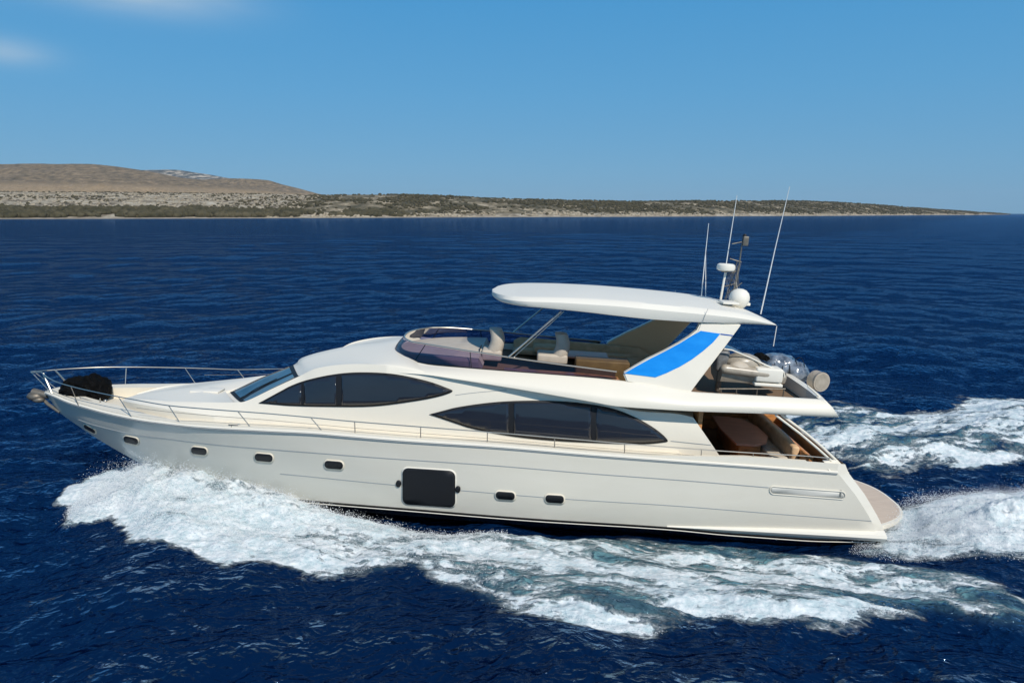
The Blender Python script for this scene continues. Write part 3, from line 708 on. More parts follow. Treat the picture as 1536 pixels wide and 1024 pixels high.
# ---- covered heap on the foredeck: a thing resting on the deck
bc = P(125, 585, .1)
cov = MB(); b_ = bmesh.new(); bmesh.ops.create_icosphere(b_, subdivisions=5, radius=1)
from mathutils import noise as mn
A0 = P(92,585,.1); A1 = P(160,585,.1); zt1 = P(140,563,.1).z; zb1 = P(125,607,.5).z-.05
for v in b_.verts:
    c = v.co.copy(); u_ = (c.x+1)/2
    hgt = .72+.28*min(1, max(0, (c.x+.7)*1.1)); 
    hgt = .84+.20*max(0, min(1, (c.x-.02)*5))-.10*math.exp(-((c.x-.05)/.13)**2)-.18*max(0, -.45-c.x)*2
    n1 = mn.noise(c*1.7+Vector((3, 1, 7)))*.30+mn.noise(c*4.0)*.20+mn.noise(c*9)*.07
    k = 1+n1
    cx_ = math.copysign(abs(c.x)**.8, c.x)
    v.co = Vector(((A0.x+A1.x)/2+cx_*(A1.x-A0.x)/2*(1+n1*.25), -.02+c.y*.58*k, zb1+(zt1-zb1)*max(0, .45+.55*c.z*hgt*k)))
b_.verts.index_update(); cov.add([v.co[:] for v in b_.verts], [[v.index for v in f.verts] for f in b_.faces]); b_.free()
cv = cov.build('canvas_cover', M['black'])
def to_world(o): o.matrix_world = BOAT
to_world(cv); tag(cv, 'crumpled black canvas cover heaped on the foredeck behind the pulpit', 'cover')
# ---- foredeck fittings
h1 = onsup(322, 574, 0); 
for px in (300, 320):
    q = P(px, 584, .2); MB().box((q.x-.2, q.y-.25, q.z-.04), (q.x+.25, q.y+.25, q.z+.006), .012).build('foredeck_hatch', M['white'], yacht)
q = P(158,601,.55); MB().tube([(q.x, q.y, q.z-.25), (q.x, q.y, q.z)], .035, 8).ball((q.x, q.y, q.z), (.06, .06, .05), 2).build('bollard', M['steel'], yacht)
for s in (1, -1):
    for px, py, b in ((350,641,2.57), (900,681,2.9)):
        q = P(px, py, b); MB().tube([(q.x-.13, q.y*s, q.z+.07), (q.x+.13, q.y*s, q.z+.07)], .015, 6).tube([(q.x-.05, q.y*s, q.z), (q.x-.05, q.y*s, q.z+.07)], .013, 6).tube([(q.x+.05, q.y*s, q.z), (q.x+.05, q.y*s, q.z+.07)], .013, 6).build('cleat', M['steel'], yacht)

# ---- aft cockpit
xc0 = P(1052, 640, 2.3).x; xend = P(1250, 700, 2.8).x
zc = P(1084, 690, 2.4).z-.55                      # cockpit sole
zover = cb.at(P(1100,618,2.7).x)[0]
MB().box((xc0-.6, -2.8, zc-.05), (xend-.3, 2.8, zc), .01).build('cockpit_sole', M['teak'], yacht)
bk = MB().box((xc0-.12, -2.36, zc), (xc0, 2.36, zover+.05), .01).build('saloon_bulkhead', M['wood'], yacht)
MB().box((xc0, -1.4, zc+.05), (xc0+.03, -.02, zover-.1), .01).build('sliding_door', M['glass'], bk)
MB().box((xc0, .02, zc+.05), (xc0+.05, 1.4, zover-.1), .01).build('sliding_door', M['glass'], bk)
# starboard side of the cockpit: varnished locker with tinted glass above
MB().box((xc0, 2.2, zc), (P(1172,650,-2.2).x, 2.42, zover-.02), .03).build('side_locker', M['wood'], yacht)
# transom sofa
tx = xend-.55
sf = MB().box((tx-.75, -1.9, zc), (tx-.1, 1.9, zc+.45), .06).build('transom_sofa', M['brown'], yacht)
MB().box((tx-.22, -1.95, zc+.4), (tx, 1.95, zc+.92), .07).build('backrest', M['brown'], sf)
for k in range(4): MB().box((tx-.72, -1.85+k*.93, zc+.45), (tx-.25, -1.85+k*.93+.9, zc+.56), .04).build('cushion', M['beige'], sf)
# bulwark inside, aft coaming between the sides (inner wall)
MB().box((tx, -2.55, zc-.1), (tx+.12, 2.55, zc+.86), .03).build('transom_coaming', M['wood'], yacht)
ckt = empty('cockpit_table', BOAT); tag(ckt, 'glossy mahogany dining table in the shaded aft cockpit', 'table')
tz = P(1120,660,1.0).z
x0, x1 = P(1098,655,1.2).x, P(1158,655,1.2).x
bt = MB()
pl = [(x0+.1, -1.35), (x1-.5, -1.35), (x1-.1, -1.1), (x1+.15, -.5), (x1+.15, .5), (x1-.1, 1.1), (x1-.5, 1.35), (x0+.1, 1.35), (x0, 0)]
n = len(pl); bt.add([(x, y, tz) for x, y in pl]+[(x, y, tz-.06) for x, y in pl], [tuple(range(n)), tuple(reversed(range(n, 2*n)))]+[(i, i+n, (i+1) % n+n, (i+1) % n) for i in range(n)])
bt.build('table_top', M['mahog'], ckt, False)
MB().box((x0+.25, -1.15, zc+.002), (x1-.25, 1.15, tz-.065), .03).build('cabinet_base', M['wood'], ckt)
for yy in (-2.0, -1.35): MB().box((x1+.35, yy-.3, zc), (x1+.95, yy+.3, zc+.42), .05).build('stool', M['beige'], yacht)
# overhang supports: raked frames both sides, stern stair rail
for s in (1, -1):
    A = [(1163,622,2.72),(1200,650,2.78),(1226,672,2.8),(1247,691,2.78)]
    B = [(1172,622,2.62),(1207,648,2.68),(1233,670,2.7),(1253,689,2.7)]
    fr = MB().tube([(p.x, p.y*s, p.z) for p in [P(*a) for a in A]], .030, 8).build('raked_frame', M['gel'], yacht)
    MB().tube([(p.x, p.y*s, p.z) for p in [P(*a) for a in B]], .035, 8).build('frame_tube', M['gel'], fr)
    gp = [P(*a) for a in ((1170,624,2.68),(1202,650,2.68),(1226,672,2.68),(1246,692,2.68),(1180,691,2.68),(1150,680,2.68),(1150,622,2.68))]
    if s < 0: link('bronze_wing_glass', [(p.x, p.y*s, p.z) for p in gp], [tuple(range(7))], M['tintb'], fr, smooth=False)
# scalloped aft edge of the deckhouse side: window reveal panel
# bulwark gate / stern wing rising to meet the frame
for s in (1, -1):
    q = [(p.x, p.y*s, p.z) for p in [P(*a) for a in ((1236,692,2.86),(1256,689,2.70),(1266,700,2.66),(1274,709,2.62),(1256,709,2.9),(1244,706,2.95))]]
    q2 = [(x, y+.12*s, z) for x, y, z in q]; n = len(q)
    link('stern_wing', q+q2, [tuple(range(n)), tuple(reversed(range(n, 2*n)))]+[(i, i+n, (i+1) % n+n, (i+1) % n) for i in range(n)], M['gel'], yacht, smooth=False)
# ---- swim platform
pz = P(1335, 798, 2.4).z+.02; xs0 = P(1310, 790, 2.4).x-.5; xs1 = P(1402,798,2.3).x
n = 40; up = []
for k in range(n+1):
    s_ = -1+2*k/n; up.append((xs0+(xs1-xs0)*(1-abs(s_)**2.8*.98), 2.45*s_))
pl = [(xs0, -2.45)]+up+[(xs0, 2.45)]
n = len(pl)
pf = MB().add([(x, y, pz-.004) for x, y in pl]+[(x, y, pz-.14) for x, y in pl], [tuple(range(n)), tuple(reversed(range(n, 2*n)))]+[(i, i+n, (i+1) % n+n, (i+1) % n) for i in range(n)]).build('swim_platform', M['gel'], yacht, False)
pl2 = [(xs0+(x-xs0)*.97, y*.96) for x, y in pl]
link('teak_surface', [(x, y, pz+.004) for x, y in pl2], [tuple(range(n))], M['teakp'], pf, smooth=False)

# ---- things stowed on the aft flybridge deck
zd = floor_z(P(1130,600,2).x)
cr_ = MB()
for b in (.35, 1.75):
    for a_, b2_ in ((1078,1178),):
        p = P(a_, 583, b); q = P(b2_, 583, b); cr_.tube([p, q], .022, 8)
    for px in (1082, 1105, 1136, 1176):
        p = P(px, 583, b); cr_.tube([p, (p.x, p.y, zd-.01)], .018, 8)
for px in (1082, 1136, 1176):
    p = P(px, 583, .35); q = P(px, 583, 1.75); cr_.tube([(p.x, p.y, p.z), (p.x, q.y, p.z)], .018, 8)
cr_.build('tender_cradle', M['dsteel'], yacht)
cr2 = MB()
for px in (1140, 1195):
    p = P(px, 580, -.4); cr2.tube([(p.x, .2, zd), (p.x, .2, p.z), (p.x, 1.2, p.z), (p.x, 1.2, zd)], .02, 8)
cr2.build('jet_ski_cradle', M['dsteel'], yacht)
td = empty('tender', BOAT); tag(td, 'small beige and white tender boat on a steel cradle behind the arch', 'tender')
zk = P(1100, 583, 1.75).z+.02
xa_, xb_ = P(1076,560,1.2).x, P(1178,560,1.2).x; cy = -1.05
# hull of the tender
g = []
for i in range(17):
    t = i/16; x = xa_+(xb_-xa_)*t; wd = .62*(1-max(0, (t-.62)/.38)**2*.55); zt2 = zk+.50-.12*t+.05*math.sin(t*3)
    g.append([(x, cy-wd, zt2), (x, cy-wd*1.02, zt2-.12), (x, cy-wd*.8, zk+.12), (x, cy, zk), (x, cy+wd*.8, zk+.12), (x, cy+wd*1.02, zt2-.12), (x, cy+wd, zt2)])
n = len(g[0]); tm = MB().grid(g); tm.f.append(tuple(range(n))); tm.f.append(tuple(16*n+k for k in reversed(range(n)))); tm.build('hull', M['rib'], td)
for s in (1, -1):
    pts = [(xa_+.03+(xb_-xa_-.1)*t, cy+s*.60*(1-max(0, (t-.62)/.38)**2*.5), zk+.50-.12*t) for t in np.linspace(0.02, .66, 14)]
    MB().tube(pts, .135, 12).ball(pts[0], (.14, .135, .135), 2).ball(pts[-1], (.16, .135, .135), 2).build('tube', M['rib'], td)
a = P(1138,556,1.9); b = P(1176,580,1.9)
MB().box((a.x, cy-.72, zk+.22), (b.x, cy-.2, zk+.60), .05).build('engine_cover', M['white'], td)
MB().box((a.x-.02, cy-.73, zk+.10), (b.x+.02, cy-.2, zk+.19), .03).build('locker', M['white'], td)
mo = P(1088,548,1.7)
MB().box((mo.x-.16, cy-.35, zk+.35), (mo.x+.2, cy+.05, zk+.95), .08).build('outboard_motor', M['grey'], td)
MB().box((mo.x-.05, cy-.25, zk-.25), (mo.x+.08, cy-.05, zk+.4), .03).build('motor_leg', M['dsteel'], td)
MB().ball((P(1118,558,1.6).x, cy-.2, zk+.62), (.52, .36, .28), 3, .04).build('seat_bolster', M['rib'], td)
MB().ball((P(1108,560,1.6).x, cy-.5, zk+.50), (.30, .2, .22), 3, .04).build('console', M['beige'], td)
# sloped awning sheet of clear vinyl over it
sl0 = [P(1086,523,1.55), P(1098,525,1.55), P(1120,534,1.55), P(1150,548,1.55), P(1176,558,1.6), P(1177,566,1.6)]
g = [[tuple(p), (p.x, p.y+.5, p.z+.04), (p.x, p.y+1.0, p.z+.03)] for p in sl0]
MB().grid(g).build('vinyl_canopy', M['clear'], td)
MB().tube([tuple(p) for p in sl0], .02, 6).build('canopy_edge', M['white'], td)
g = [[(x, y+1.0, z+.03), (x, y+1.02, z-.05)] for x, y, z in sl0[:5]]
# jet ski
js = empty('jet_ski', BOAT); tag(js, 'jet ski wrapped in crinkled silver blue cover, beside the tender', 'jet ski')
jx0, jx1 = P(1128,540,-.5).x, P(1217,540,-.5).x; jz0 = P(1170,582,-.5).z; jz1 = P(1165,515,-.5).z
def lump(cx, cy_, cz, rx, ry, rz, seed, amp=.14, fr=2.4):
    bb = bmesh.new(); bmesh.ops.create_icosphere(bb, subdivisions=4, radius=1); m_ = MB()
    for v in bb.verts:
        c = v.co; k = 1+mn.noise(c*fr+Vector((seed, 0, 0)))*amp+mn.noise(c*fr*3+Vector((0, seed, 0)))*amp*.4
        v.co = Vector((cx+c.x*rx*k, cy_+c.y*ry*k, cz+c.z*rz*k))
    bb.verts.index_update(); m_.add([v.co[:] for v in bb.verts], [[v.index for v in f.verts] for f in bb.faces]); bb.free(); return m_
jc = (jx0+jx1)/2
lump(jc-.05, .6, jz0+.62, (jx1-jx0)*.40, .42, .42, 3).build('body', M['chrome'], js)
lump(jc+.42, .45, jz0+.50, .42, .40, .38, 9).build('tail', M['chrome'], js)
lump(jc-.05, .6, jz0+.28, (jx1-jx0)*.47, .46, .24, 5, .08).build('hull', M['gframe'], js)
lump(jc-.60, .6, jz0+.80, .36, .30, .22, 12, .3).build('handlebar_cover', M['black'], js)
for k in range(6):
    x = jc-.5+k*.22; MB().tube([(x, .6+.46*math.cos(a), jz0+.5+.47*math.sin(a)) for a in np.linspace(0, 2*PI, 20)], .012, 5).build('strap', M['gframe'], js)
# engine crate aft of the tender
# life raft canister on the aft edge
lr = empty('life_raft_canister', BOAT); tag(lr, 'round beige drum canister at the aft end of the upper deck', 'canister')
c = P(1233, 573, .4); ax = Vector((-.35, .93, 0)).normalized(); c0 = c; c1_ = c+ax*.30
MB().tube([c0, c0+ax*.02, c1_-ax*.02, c1_], .285, 32).build('drum', M['cream'], lr)
MB().tube([c0-ax*.008, c0+ax*.004], .245, 32).build('end_disc', M['rib'], lr)
MB().tube([c0+ax*.03, c0+ax*.06], .292, 32).build('hoop', M['grey'], lr)
lb = MB()
p0 = P(1215,572,-.2); lb.tube([(p0.x-.3, p0.y, zd), (p0.x-.12, p0.y, c.z), (c.x-.05, c.y+.2, c.z)], .022, 8).tube([(c.x-.1, c.y+.1, zd), (c.x, c.y+.1, c.z-.27)], .022, 8).build('canister_bracket', M['dsteel'], yacht)
# near-side aft guard rail and glass wedge on the overhang
q = [P(1208,596,2.3), P(1211,578,2.3), P(1232,597,2.3)]
link('aft_wedge_glass', [tuple(v) for v in q], [(0, 1, 2)], M['clear'], yacht, smooth=False)
MB().tube([tuple(q[1]), tuple(q[2])], .02, 6).build('aft_wedge_rail', M['gel'], yacht)

# ============================================================ SEA
def vnoise(x, y, seed=0):
    xi = np.floor(x).astype(np.int64); yi = np.floor(y).astype(np.int64); fx = x-xi; fy = y-yi
    fx = fx*fx*fx*(fx*(fx*6-15)+10); fy = fy*fy*fy*(fy*(fy*6-15)+10)
    def h(a, b):
        n = (a*374761393+b*668265263+seed*1442695041) & 0xffffffff; n = ((n ^ (n >> 13))*1274126177) & 0xffffffff; n = n ^ (n >> 16); return (n & 0xffff)/65535.0
    return (h(xi, yi)*(1-fx)+h(xi+1, yi)*fx)*(1-fy)+(h(xi, yi+1)*(1-fx)+h(xi+1, yi+1)*fx)*fy
def fbm(x, y, o=4, seed=0, g=.5):
    s = 0; a = 1; t = 0
    for k in range(o): s = s+a*vnoise(x*2**k+17*k, y*2**k-9*k, seed+k); t += a; a *= g
    return s/t
def sdf(X, Y, poly):      # >0 inside
    d = np.full(X.shape, 1e9); ins = np.zeros(X.shape, bool); n = len(poly)
    for i in range(n):
        ax_, ay = poly[i-1]; bx, by = poly[i]; ex, ey = bx-ax_, by-ay; L2 = ex*ex+ey*ey+1e-12
        t = np.clip(((X-ax_)*ex+(Y-ay)*ey)/L2, 0, 1); d = np.minimum(d, (X-ax_-t*ex)**2+(Y-ay-t*ey)**2)
        c = ((ay > Y) != (by > Y)) & (X < (bx-ax_)*(Y-ay)/(by-ay+1e-12)+ax_); ins ^= c
    d = np.sqrt(d); return np.where(ins, d, -d)
outer = [(92,748),(108,757),(112,778),(140,776),(178,770),(200,784),(206,810),(240,815),(300,830),(345,848),(380,841),(440,846),(490,860),(560,858),(620,851),(660,876),(720,894),(760,916),(830,936),(900,951),(975,958),(1040,941),(1100,938),(1180,941),(1255,950),(1300,924),(1330,926),(1400,922),(1450,936),(1536,948),(1640,965),(2300,1075)]
inner = [(2300,985),(1640,905),(1536,895),(1480,868),(1400,848),(1340,838),(1250,828),(1180,818),(1100,806),(1020,800),(930,798),(850,799),(790,802),(700,803),(640,797),(560,786),(500,776),(450,764),(380,752),(330,742),(290,728),(240,716)]
P1 = [Wt(*p) for p in outer]+[Wt(*p) for p in inner]+[Wt(215,716),Wt(180,716),Wt(140,722),Wt(110,735)]
def mirW(p):
    q = BINV @ Vector((p[0], p[1], 0)); q.y = -q.y; q = BOAT @ q; return (q.x, q.y)
P1m = [mirW(p) for p in P1 if p[0] < 9.5]
P3 = [Wt(*p) for p in ((1130,640),(1190,622),(1260,613),(1330,622),(1420,618),(1450,605),(1536,602),(1650,598),(2300,575),(2300,690),(1650,690),(1536,698),(1470,705),(1420,702),(1350,709),(1300,706),(1250,690),(1180,680))]
P2 = [Wt(*p) for p in ((1272,814),(1318,775),(1338,752),(1395,738),(1450,732),(1536,724),(1700,718),(2400,700),(2400,905),(1700,850),(1536,842),(1480,840),(1440,834),(1380,832),(1300,824))]
def far_rows():
    o = [42.]
    while o[-1] < 15000: o.append(o[-1]*(1+.0038*(o[-1]/42)**.55))
    return np.array(o[1:])
# polar sea grid, fine near the boat, reaching the horizon
az = np.concatenate([np.radians(np.linspace(-78, -44, 70))[:-1], np.radians(np.linspace(-44, 44, 860)), np.radians(np.linspace(44, 78, 70))[1:]])
rr = np.concatenate([np.geomspace(3.0, 8.5, 50)[:-1], np.geomspace(8.5, 42, 560), far_rows()])
A_, R_ = np.meshgrid(az, rr); X = R_*np.sin(A_); Y = R_*np.cos(A_)
res = np.maximum(np.gradient(rr)[:, None]*np.ones_like(R_), R_*.0018)
Z = np.zeros_like(X); waves = []
r2 = np.random.default_rng(11)
for k in range(60):
    lam = .55*(22/.55)**(k/59); th = math.radians(68)+r2.normal()*.95; ph = r2.random()*6.28
    amp = .0085*lam**.85*(1.0 if lam > 2.2 else .55)*r2.uniform(.6, 1.3)
    if lam > 4: amp *= .75
    kx, ky = math.cos(th)*2*PI/lam, math.sin(th)*2*PI/lam
    att = np.clip(lam/(res*5)-.5, 0, 1)
    u = kx*X+ky*Y+ph+.8*np.sin(X*.31/lam**.3+k)*np.cos(Y*.27/lam**.3+2*k)
    sn = np.sin(u); Z += amp*att*(sn*.8-.35*np.abs(np.cos(u*.5+.7))+.2)
Z *= 1-.55*np.clip((Y-26)/30, 0, 1)      # calmer offshore of the wake
s1 = sdf(X, Y, P1); s1m = sdf(X, Y, P1m); s2 = sdf(X, Y, P2); s3 = sdf(X, Y, P3)
# ragged boundaries
near = (np.abs(X) < 60) & (Y < 60)
rag = (fbm(X*.55, Y*.8, 4, 5)-.5)*1.5+(fbm(X*2.6, Y*3.6, 3, 9)-.5)*.5
Bl = np.array(BINV); lx = Bl[0, 0]*X+Bl[0, 1]*Y+Bl[0, 3]; ly = Bl[1, 0]*X+Bl[1, 1]*Y+Bl[1, 3]
def ss(a, b, x): t = np.clip((x-a)/(b-a), 0, 1); return t*t*(3-2*t)
side_d_ = np.abs(ly)-np.interp(lx, [-13, -11, -8, -5, 0, 10], [.1, .5, 1.4, 2.1, 2.6, 2.7])
dX = np.interp(lx, [-14, -6, -3, 1, 5, 8, 10, 14], [1.25, 1.15, .98, .80, .72, .63, .52, .45])
ca, sa = math.cos(.20), math.sin(.20); ay_ = np.abs(ly); su = ca*lx+sa*ay_; sv = -sa*lx+ca*ay_
wv = (fbm(lx*.6, ly*.6, 3, 71)-.5)*1.2
st1 = fbm(su*.30+3, (sv+wv)*1.35, 6, 77, .62); st2 = fbm(su*.9, (sv+wv)*3.0, 4, 78, .6)
streakf = 1+np.interp(lx, [-10, -6, -2, 3, 8], [.2, .7, 1.6, 2.3, 2.6])*((st1-.5)*1.5+(st2-.5)*.55)
f1 = ss(-.42, .12, s1+rag*.30)*dX*np.clip(streakf, .34, 1.65); f1 = f1*(1-ss(-5, -1, lx)*(1-(.42+.58*ss(-.05, 1.3, side_d_))))
f1 = f1*(1-.38*np.exp(-(np.clip(side_d_, 0, 9)/.75)**2)*ss(-11.5, -10, lx))
f1m = ss(-.1, .5, s1m+rag*.5)*.8*np.clip(streakf, .12, 1.7)
edge1 = np.exp(-((s1-.18)/.40)**2)*np.clip(dX+.15, 0, 1)*np.clip(streakf, .65, 1.2)*(1-.6*ss(7, 11, lx))
f2 = ss(-.2, .6, s2+rag*.6)*1.12*np.clip(1+.7*(st1-.5)+.4*(st2-.5), .5, 1.3); f3 = ss(-.3, .9, s3+rag)*.84*np.clip(1+2.0*((st1-.5)*1.6+(st2-.5)*.5), .15, 1.8)
foam = np.maximum.reduce([f1, f1m, f2, f3])
foam = np.clip(foam+edge1*.32*(s1 > -.45), 0, 1.3)
streak = fbm(lx*.35, ly*1.5, 5, 21)
aer = np.clip(np.maximum.reduce([ss(-.3, .6, s1)*np.clip(1.2-np.abs(s1-1.6)*.25, 0, 1), ss(0, 1.0, s2), ss(0, 1.6, s3)*.7, ss(-.1, 1, s1m)]), 0, 1)
# heights: spray mound thrown from the bow, breaking front, hollow beside the hull, stern plume
hb_ = np.interp(lx, [-12.5, -11.6, -10.6, -9, -7, -4.5, -2, 10], [0, .45, .85, .80, .50, .26, .10, .04])
side_d = np.abs(ly)-np.interp(lx, [-13, -11, -8, -5, 0, 10], [.1, .5, 1.4, 2.1, 2.6, 2.7])
mound = hb_*np.exp(-(np.clip(side_d, 0, 9)/np.interp(lx, [-12, -9, -5, 0], [1.5, 1.6, 1.5, 1.2]))**2)*ss(-.3, .8, np.maximum(s1, s1m)+.3)
crest = .12*np.exp(-((np.maximum(s1, s1m)-.55)/.55)**2)*np.interp(lx, [-13, -9, 8, 14], [.6, 1, 1, .5])
plume = ss(-.1, 2.2, s2)*np.interp(lx, [9.5, 11, 14, 22], [.10, .40, .50, .35])
hollow = -.30*np.exp(-(np.clip(side_d, 0, 9)/1.15)**2)*ss(-6, 2.5, lx)*(1-ss(9.5, 12, lx))
far3 = .22*ss(0, 2, s3)
lump_ = (fbm(lx*1.3, ly*2.0, 5, 33, .6)-.5)
fine = (fbm(lx*4.5, ly*6.5, 3, 55, .6)-.5)
foamh = np.minimum(foam, 1)*(.13*lump_+.045*fine+.04)
Z = Z*(1-.35*np.clip(foam, 0, 1))+mound*(1+.45*lump_)+crest*(1+.9*lump_)+plume*(1+1.8*lump_)+hollow+far3*(1+lump_)+foamh
# diverging wake waves beside the boat
div = .10*np.sin((np.abs(ly)*1.0-.34*lx)*1.5+.6*fbm(lx*.2, ly*.2, 2, 3)*6)*np.exp(-((np.abs(ly)-8)/5)**2)*ss(-6, 4, lx)*(1-ss(30, 60, lx)); Z += div
# under the hull, keep the sea below the sole
inside = (side_d < -.25) & (lx > -11) & (lx < 9.6); Z = np.where(inside, np.minimum(Z, -.5), Z)
pfz = float((BOAT @ Vector((0, 0, pz))).z)-math.sin(math.radians(3.4))*lx-.07
pk = ss(8.2, 8.8, lx)*(1-ss(11.7, 12.2, lx+.12*np.abs(ly)**2))*(1-ss(2.45, 2.8, np.abs(ly)))
Z = Z*(1-pk)+np.minimum(Z, pfz)*pk
nr, na = X.shape
me = bpy.data.meshes.new('sea'); me.vertices.add(nr*na)
me.vertices.foreach_set('co', np.stack([X, Y, Z], -1).reshape(-1).astype(np.float32))
idx = np.arange(nr*na).reshape(nr, na); q = np.stack([idx[:-1, :-1], idx[:-1, 1:], idx[1:, 1:], idx[1:, :-1]], -1).reshape(-1)
q = q.reshape(-1, 4)[:, ::-1].reshape(-1)
nf = len(q)//4; me.loops.add(nf*4); me.loops.foreach_set('vertex_index', q.astype(np.int32)); me.polygons.add(nf)
me.polygons.foreach_set('loop_start', np.arange(0, nf*4, 4, dtype=np.int32))
me.update(calc_edges=True)
if me.polygons[0].normal.z < 0: me.flip_normals()
me.polygons.foreach_set('use_smooth', np.ones(nf, bool))
fl_ = me.attributes.new('flow', 'FLOAT_VECTOR', 'POINT'); fl_.data.foreach_set('vector', np.stack([su, sv+wv*.35, np.where(ly > 0, 7., 0.)], -1).reshape(-1).astype(np.float32))
for nm, arr in (('foam', foam), ('aerated', aer)):
    at = me.attributes.new(nm, 'FLOAT', 'POINT'); at.data.foreach_set('value', arr.reshape(-1).astype(np.float32))
sea = bpy.data.objects.new('sea', me); C.objects.link(sea); tag(sea, 'dark blue open sea churned white by the yacht', 'sea', kind='structure')
def sea_material():
    m = bpy.data.materials.new('sea_water'); m.use_nodes = True; t = m.node_tree; p = t.nodes['Principled BSDF']; out = t.nodes['Material Output']
    geo = N(t, 'ShaderNodeNewGeometry')
    def mth(op, a, b=0., c=None):
        n = N(t, 'ShaderNodeMath', operation=op)
        for i, v in enumerate((a, b) if c is None else (a, b, c)):
            if isinstance(v, (int, float)): n.inputs[i].default_value = v
            else: L(t, v, n.inputs[i])
        return n.outputs[0]
    def noise(sc_, s, det=5, rough=.55, dist=0, src=None):
        mp = N(t, 'ShaderNodeMapping'); mp.inputs['Scale'].default_value = sc_; L(t, src or geo.outputs['Position'], mp.inputs[0])
        n = N(t, 'ShaderNodeTexNoise', inp={'Scale': s, 'Detail': det, 'Roughness': rough, 'Distortion': dist}); L(t, mp.outputs[0], n.inputs['Vector']); return n.outputs[0]
    def mr(v, a, b, c=0., d=1.):
        n = N(t, 'ShaderNodeMapRange', interpolation_type='SMOOTHSTEP', inp={1: a, 2: b, 3: c, 4: d}); L(t, v, n.inputs[0]); return n.outputs[0]
    fa = N(t, 'ShaderNodeAttribute', attribute_name='foam').outputs['Fac']; ae = N(t, 'ShaderNodeAttribute', attribute_name='aerated').outputs['Fac']
    # warped coordinates for lace
    wn = N(t, 'ShaderNodeTexNoise', inp={'Scale': 1.1, 'Detail': 4.0}); L(t, geo.outputs['Position'], wn.inputs['Vector'])
    sb = N(t, 'ShaderNodeVectorMath', operation='SUBTRACT'); L(t, wn.outputs['Color'], sb.inputs[0]); sb.inputs[1].default_value = (.5, .5, .5)
    scv = N(t, 'ShaderNodeVectorMath', operation='SCALE'); L(t, sb.outputs[0], scv.inputs[0]); scv.inputs['Scale'].default_value = 1.6
    ad = N(t, 'ShaderNodeVectorMath', operation='ADD'); L(t, geo.outputs['Position'], ad.inputs[0]); L(t, scv.outputs[0], ad.inputs[1])
    mp = N(t, 'ShaderNodeMapping'); mp.inputs['Scale'].default_value = (.55, 1.0, .6); L(t, ad.outputs[0], mp.inputs[0])
    def vor(s):
        v = N(t, 'ShaderNodeTexVoronoi', feature='DISTANCE_TO_EDGE', inp={'Scale': s}); L(t, mp.outputs[0], v.inputs['Vector']); return v.outputs['Distance']
    lace = mth('ADD', mth('MULTIPLY', mr(vor(2.1), 0, .30, 1, 0), .62), mth('MULTIPLY', mr(vor(5.2), 0, .34, 1, 0), .45))
    n1 = noise((.45, 1.0, .6), 1.0, 6, .62, .5, ad.outputs[0]); n2 = noise((.7, 1, 1), 7.0, 4, .65)
    flow = N(t, 'ShaderNodeAttribute', attribute_name='flow').outputs['Vector']
    nS = noise((.42, 1.9, 1), 1.0, 8, .66, .5, flow); nS2 = noise((1.5, 5.0, 1), 1.0, 6, .68, .4, flow)
    c = mth('ADD', mth('MULTIPLY', fa, 1.0), mth('MULTIPLY', mth('SUBTRACT', nS, .5), 1.5))
    c = mth('ADD', c, mth('MULTIPLY', mth('SUBTRACT', nS2, .5), 1.25))
    c = mth('ADD', c, mth('MULTIPLY', mth('SUBTRACT', n2, .5), .35))
    c = mth('ADD', c, mth('MULTIPLY', mth('SUBTRACT', lace, .40), .34))
    cov = mr(c, .44, 1.02); cov = mth('MULTIPLY', cov, mr(fa, .02, .20))
    # water colour
    wc = N(t, 'ShaderNodeMix', data_type='RGBA'); wc.inputs[6].default_value = (.0010, .0110, .044, 1); wc.inputs[7].default_value = (.15, .31, .34, 1)
    af = mth('MULTIPLY', mth('MULTIPLY', ae, mr(mth('ADD', n1, mth('MULTIPLY', nS, .5)), .28, .90)), mr(fa, .06, .60)); L(t, af, wc.inputs[0])
    fcx = N(t, 'ShaderNodeMix', data_type='RGBA'); fcx.inputs[6].default_value = (.40, .52, .56, 1); fcx.inputs[7].default_value = (.78, .80, .81, 1)
    L(t, mr(mth('ADD', n2, mth('MULTIPLY', nS, .6)), .55, 1.05), fcx.inputs[0])
    mx = N(t, 'ShaderNodeMix', data_type='RGBA'); L(t, cov, mx.inputs[0]); L(t, wc.outputs[2], mx.inputs[6]); L(t, fcx.outputs[2], mx.inputs[7])
    L(t, fcx.outputs[2], p.inputs['Base Color'])
    p.inputs['Roughness'].default_value = .8; p.inputs['Specular IOR Level'].default_value = .2
    # bump: wind ripples plus foam grain
    def ridged(n): return mth('SUBTRACT', 1.0, mth('ABSOLUTE', mth('MULTIPLY', mth('SUBTRACT', n, .5), 2.6)))
    h = mth('ADD', mth('MULTIPLY', ridged(noise((.7, 1, 1), .85, 2, .5, .5)), .17), mth('ADD', mth('MULTIPLY', ridged(noise((.7, 1, 1), 2.6, 2, .5, .4)), .125), mth('MULTIPLY', noise((.75, 1, 1), 8, 2.5, .55, .3), .055)))
    fh = mth('MULTIPLY', cov, mth('ADD', mth('MULTIPLY', n2, .035), mth('ADD', .02, mth('MULTIPLY', noise((1, 1, 1), 22, 3, .6), .012))))
    h = mth('ADD', mth('MULTIPLY', h, mth('SUBTRACT', 1.0, mth('MULTIPLY', cov, .78))), fh)
    bp = N(t, 'ShaderNodeBump', inp={'Strength': 1.0, 'Distance': 1.0}); L(t, h, bp.inputs['Height']); L(t, bp.outputs[0], p.inputs['Normal'])
    df = N(t, 'ShaderNodeBsdfDiffuse'); L(t, wc.outputs[2], df.inputs[0]); L(t, bp.outputs[0], df.inputs['Normal'])
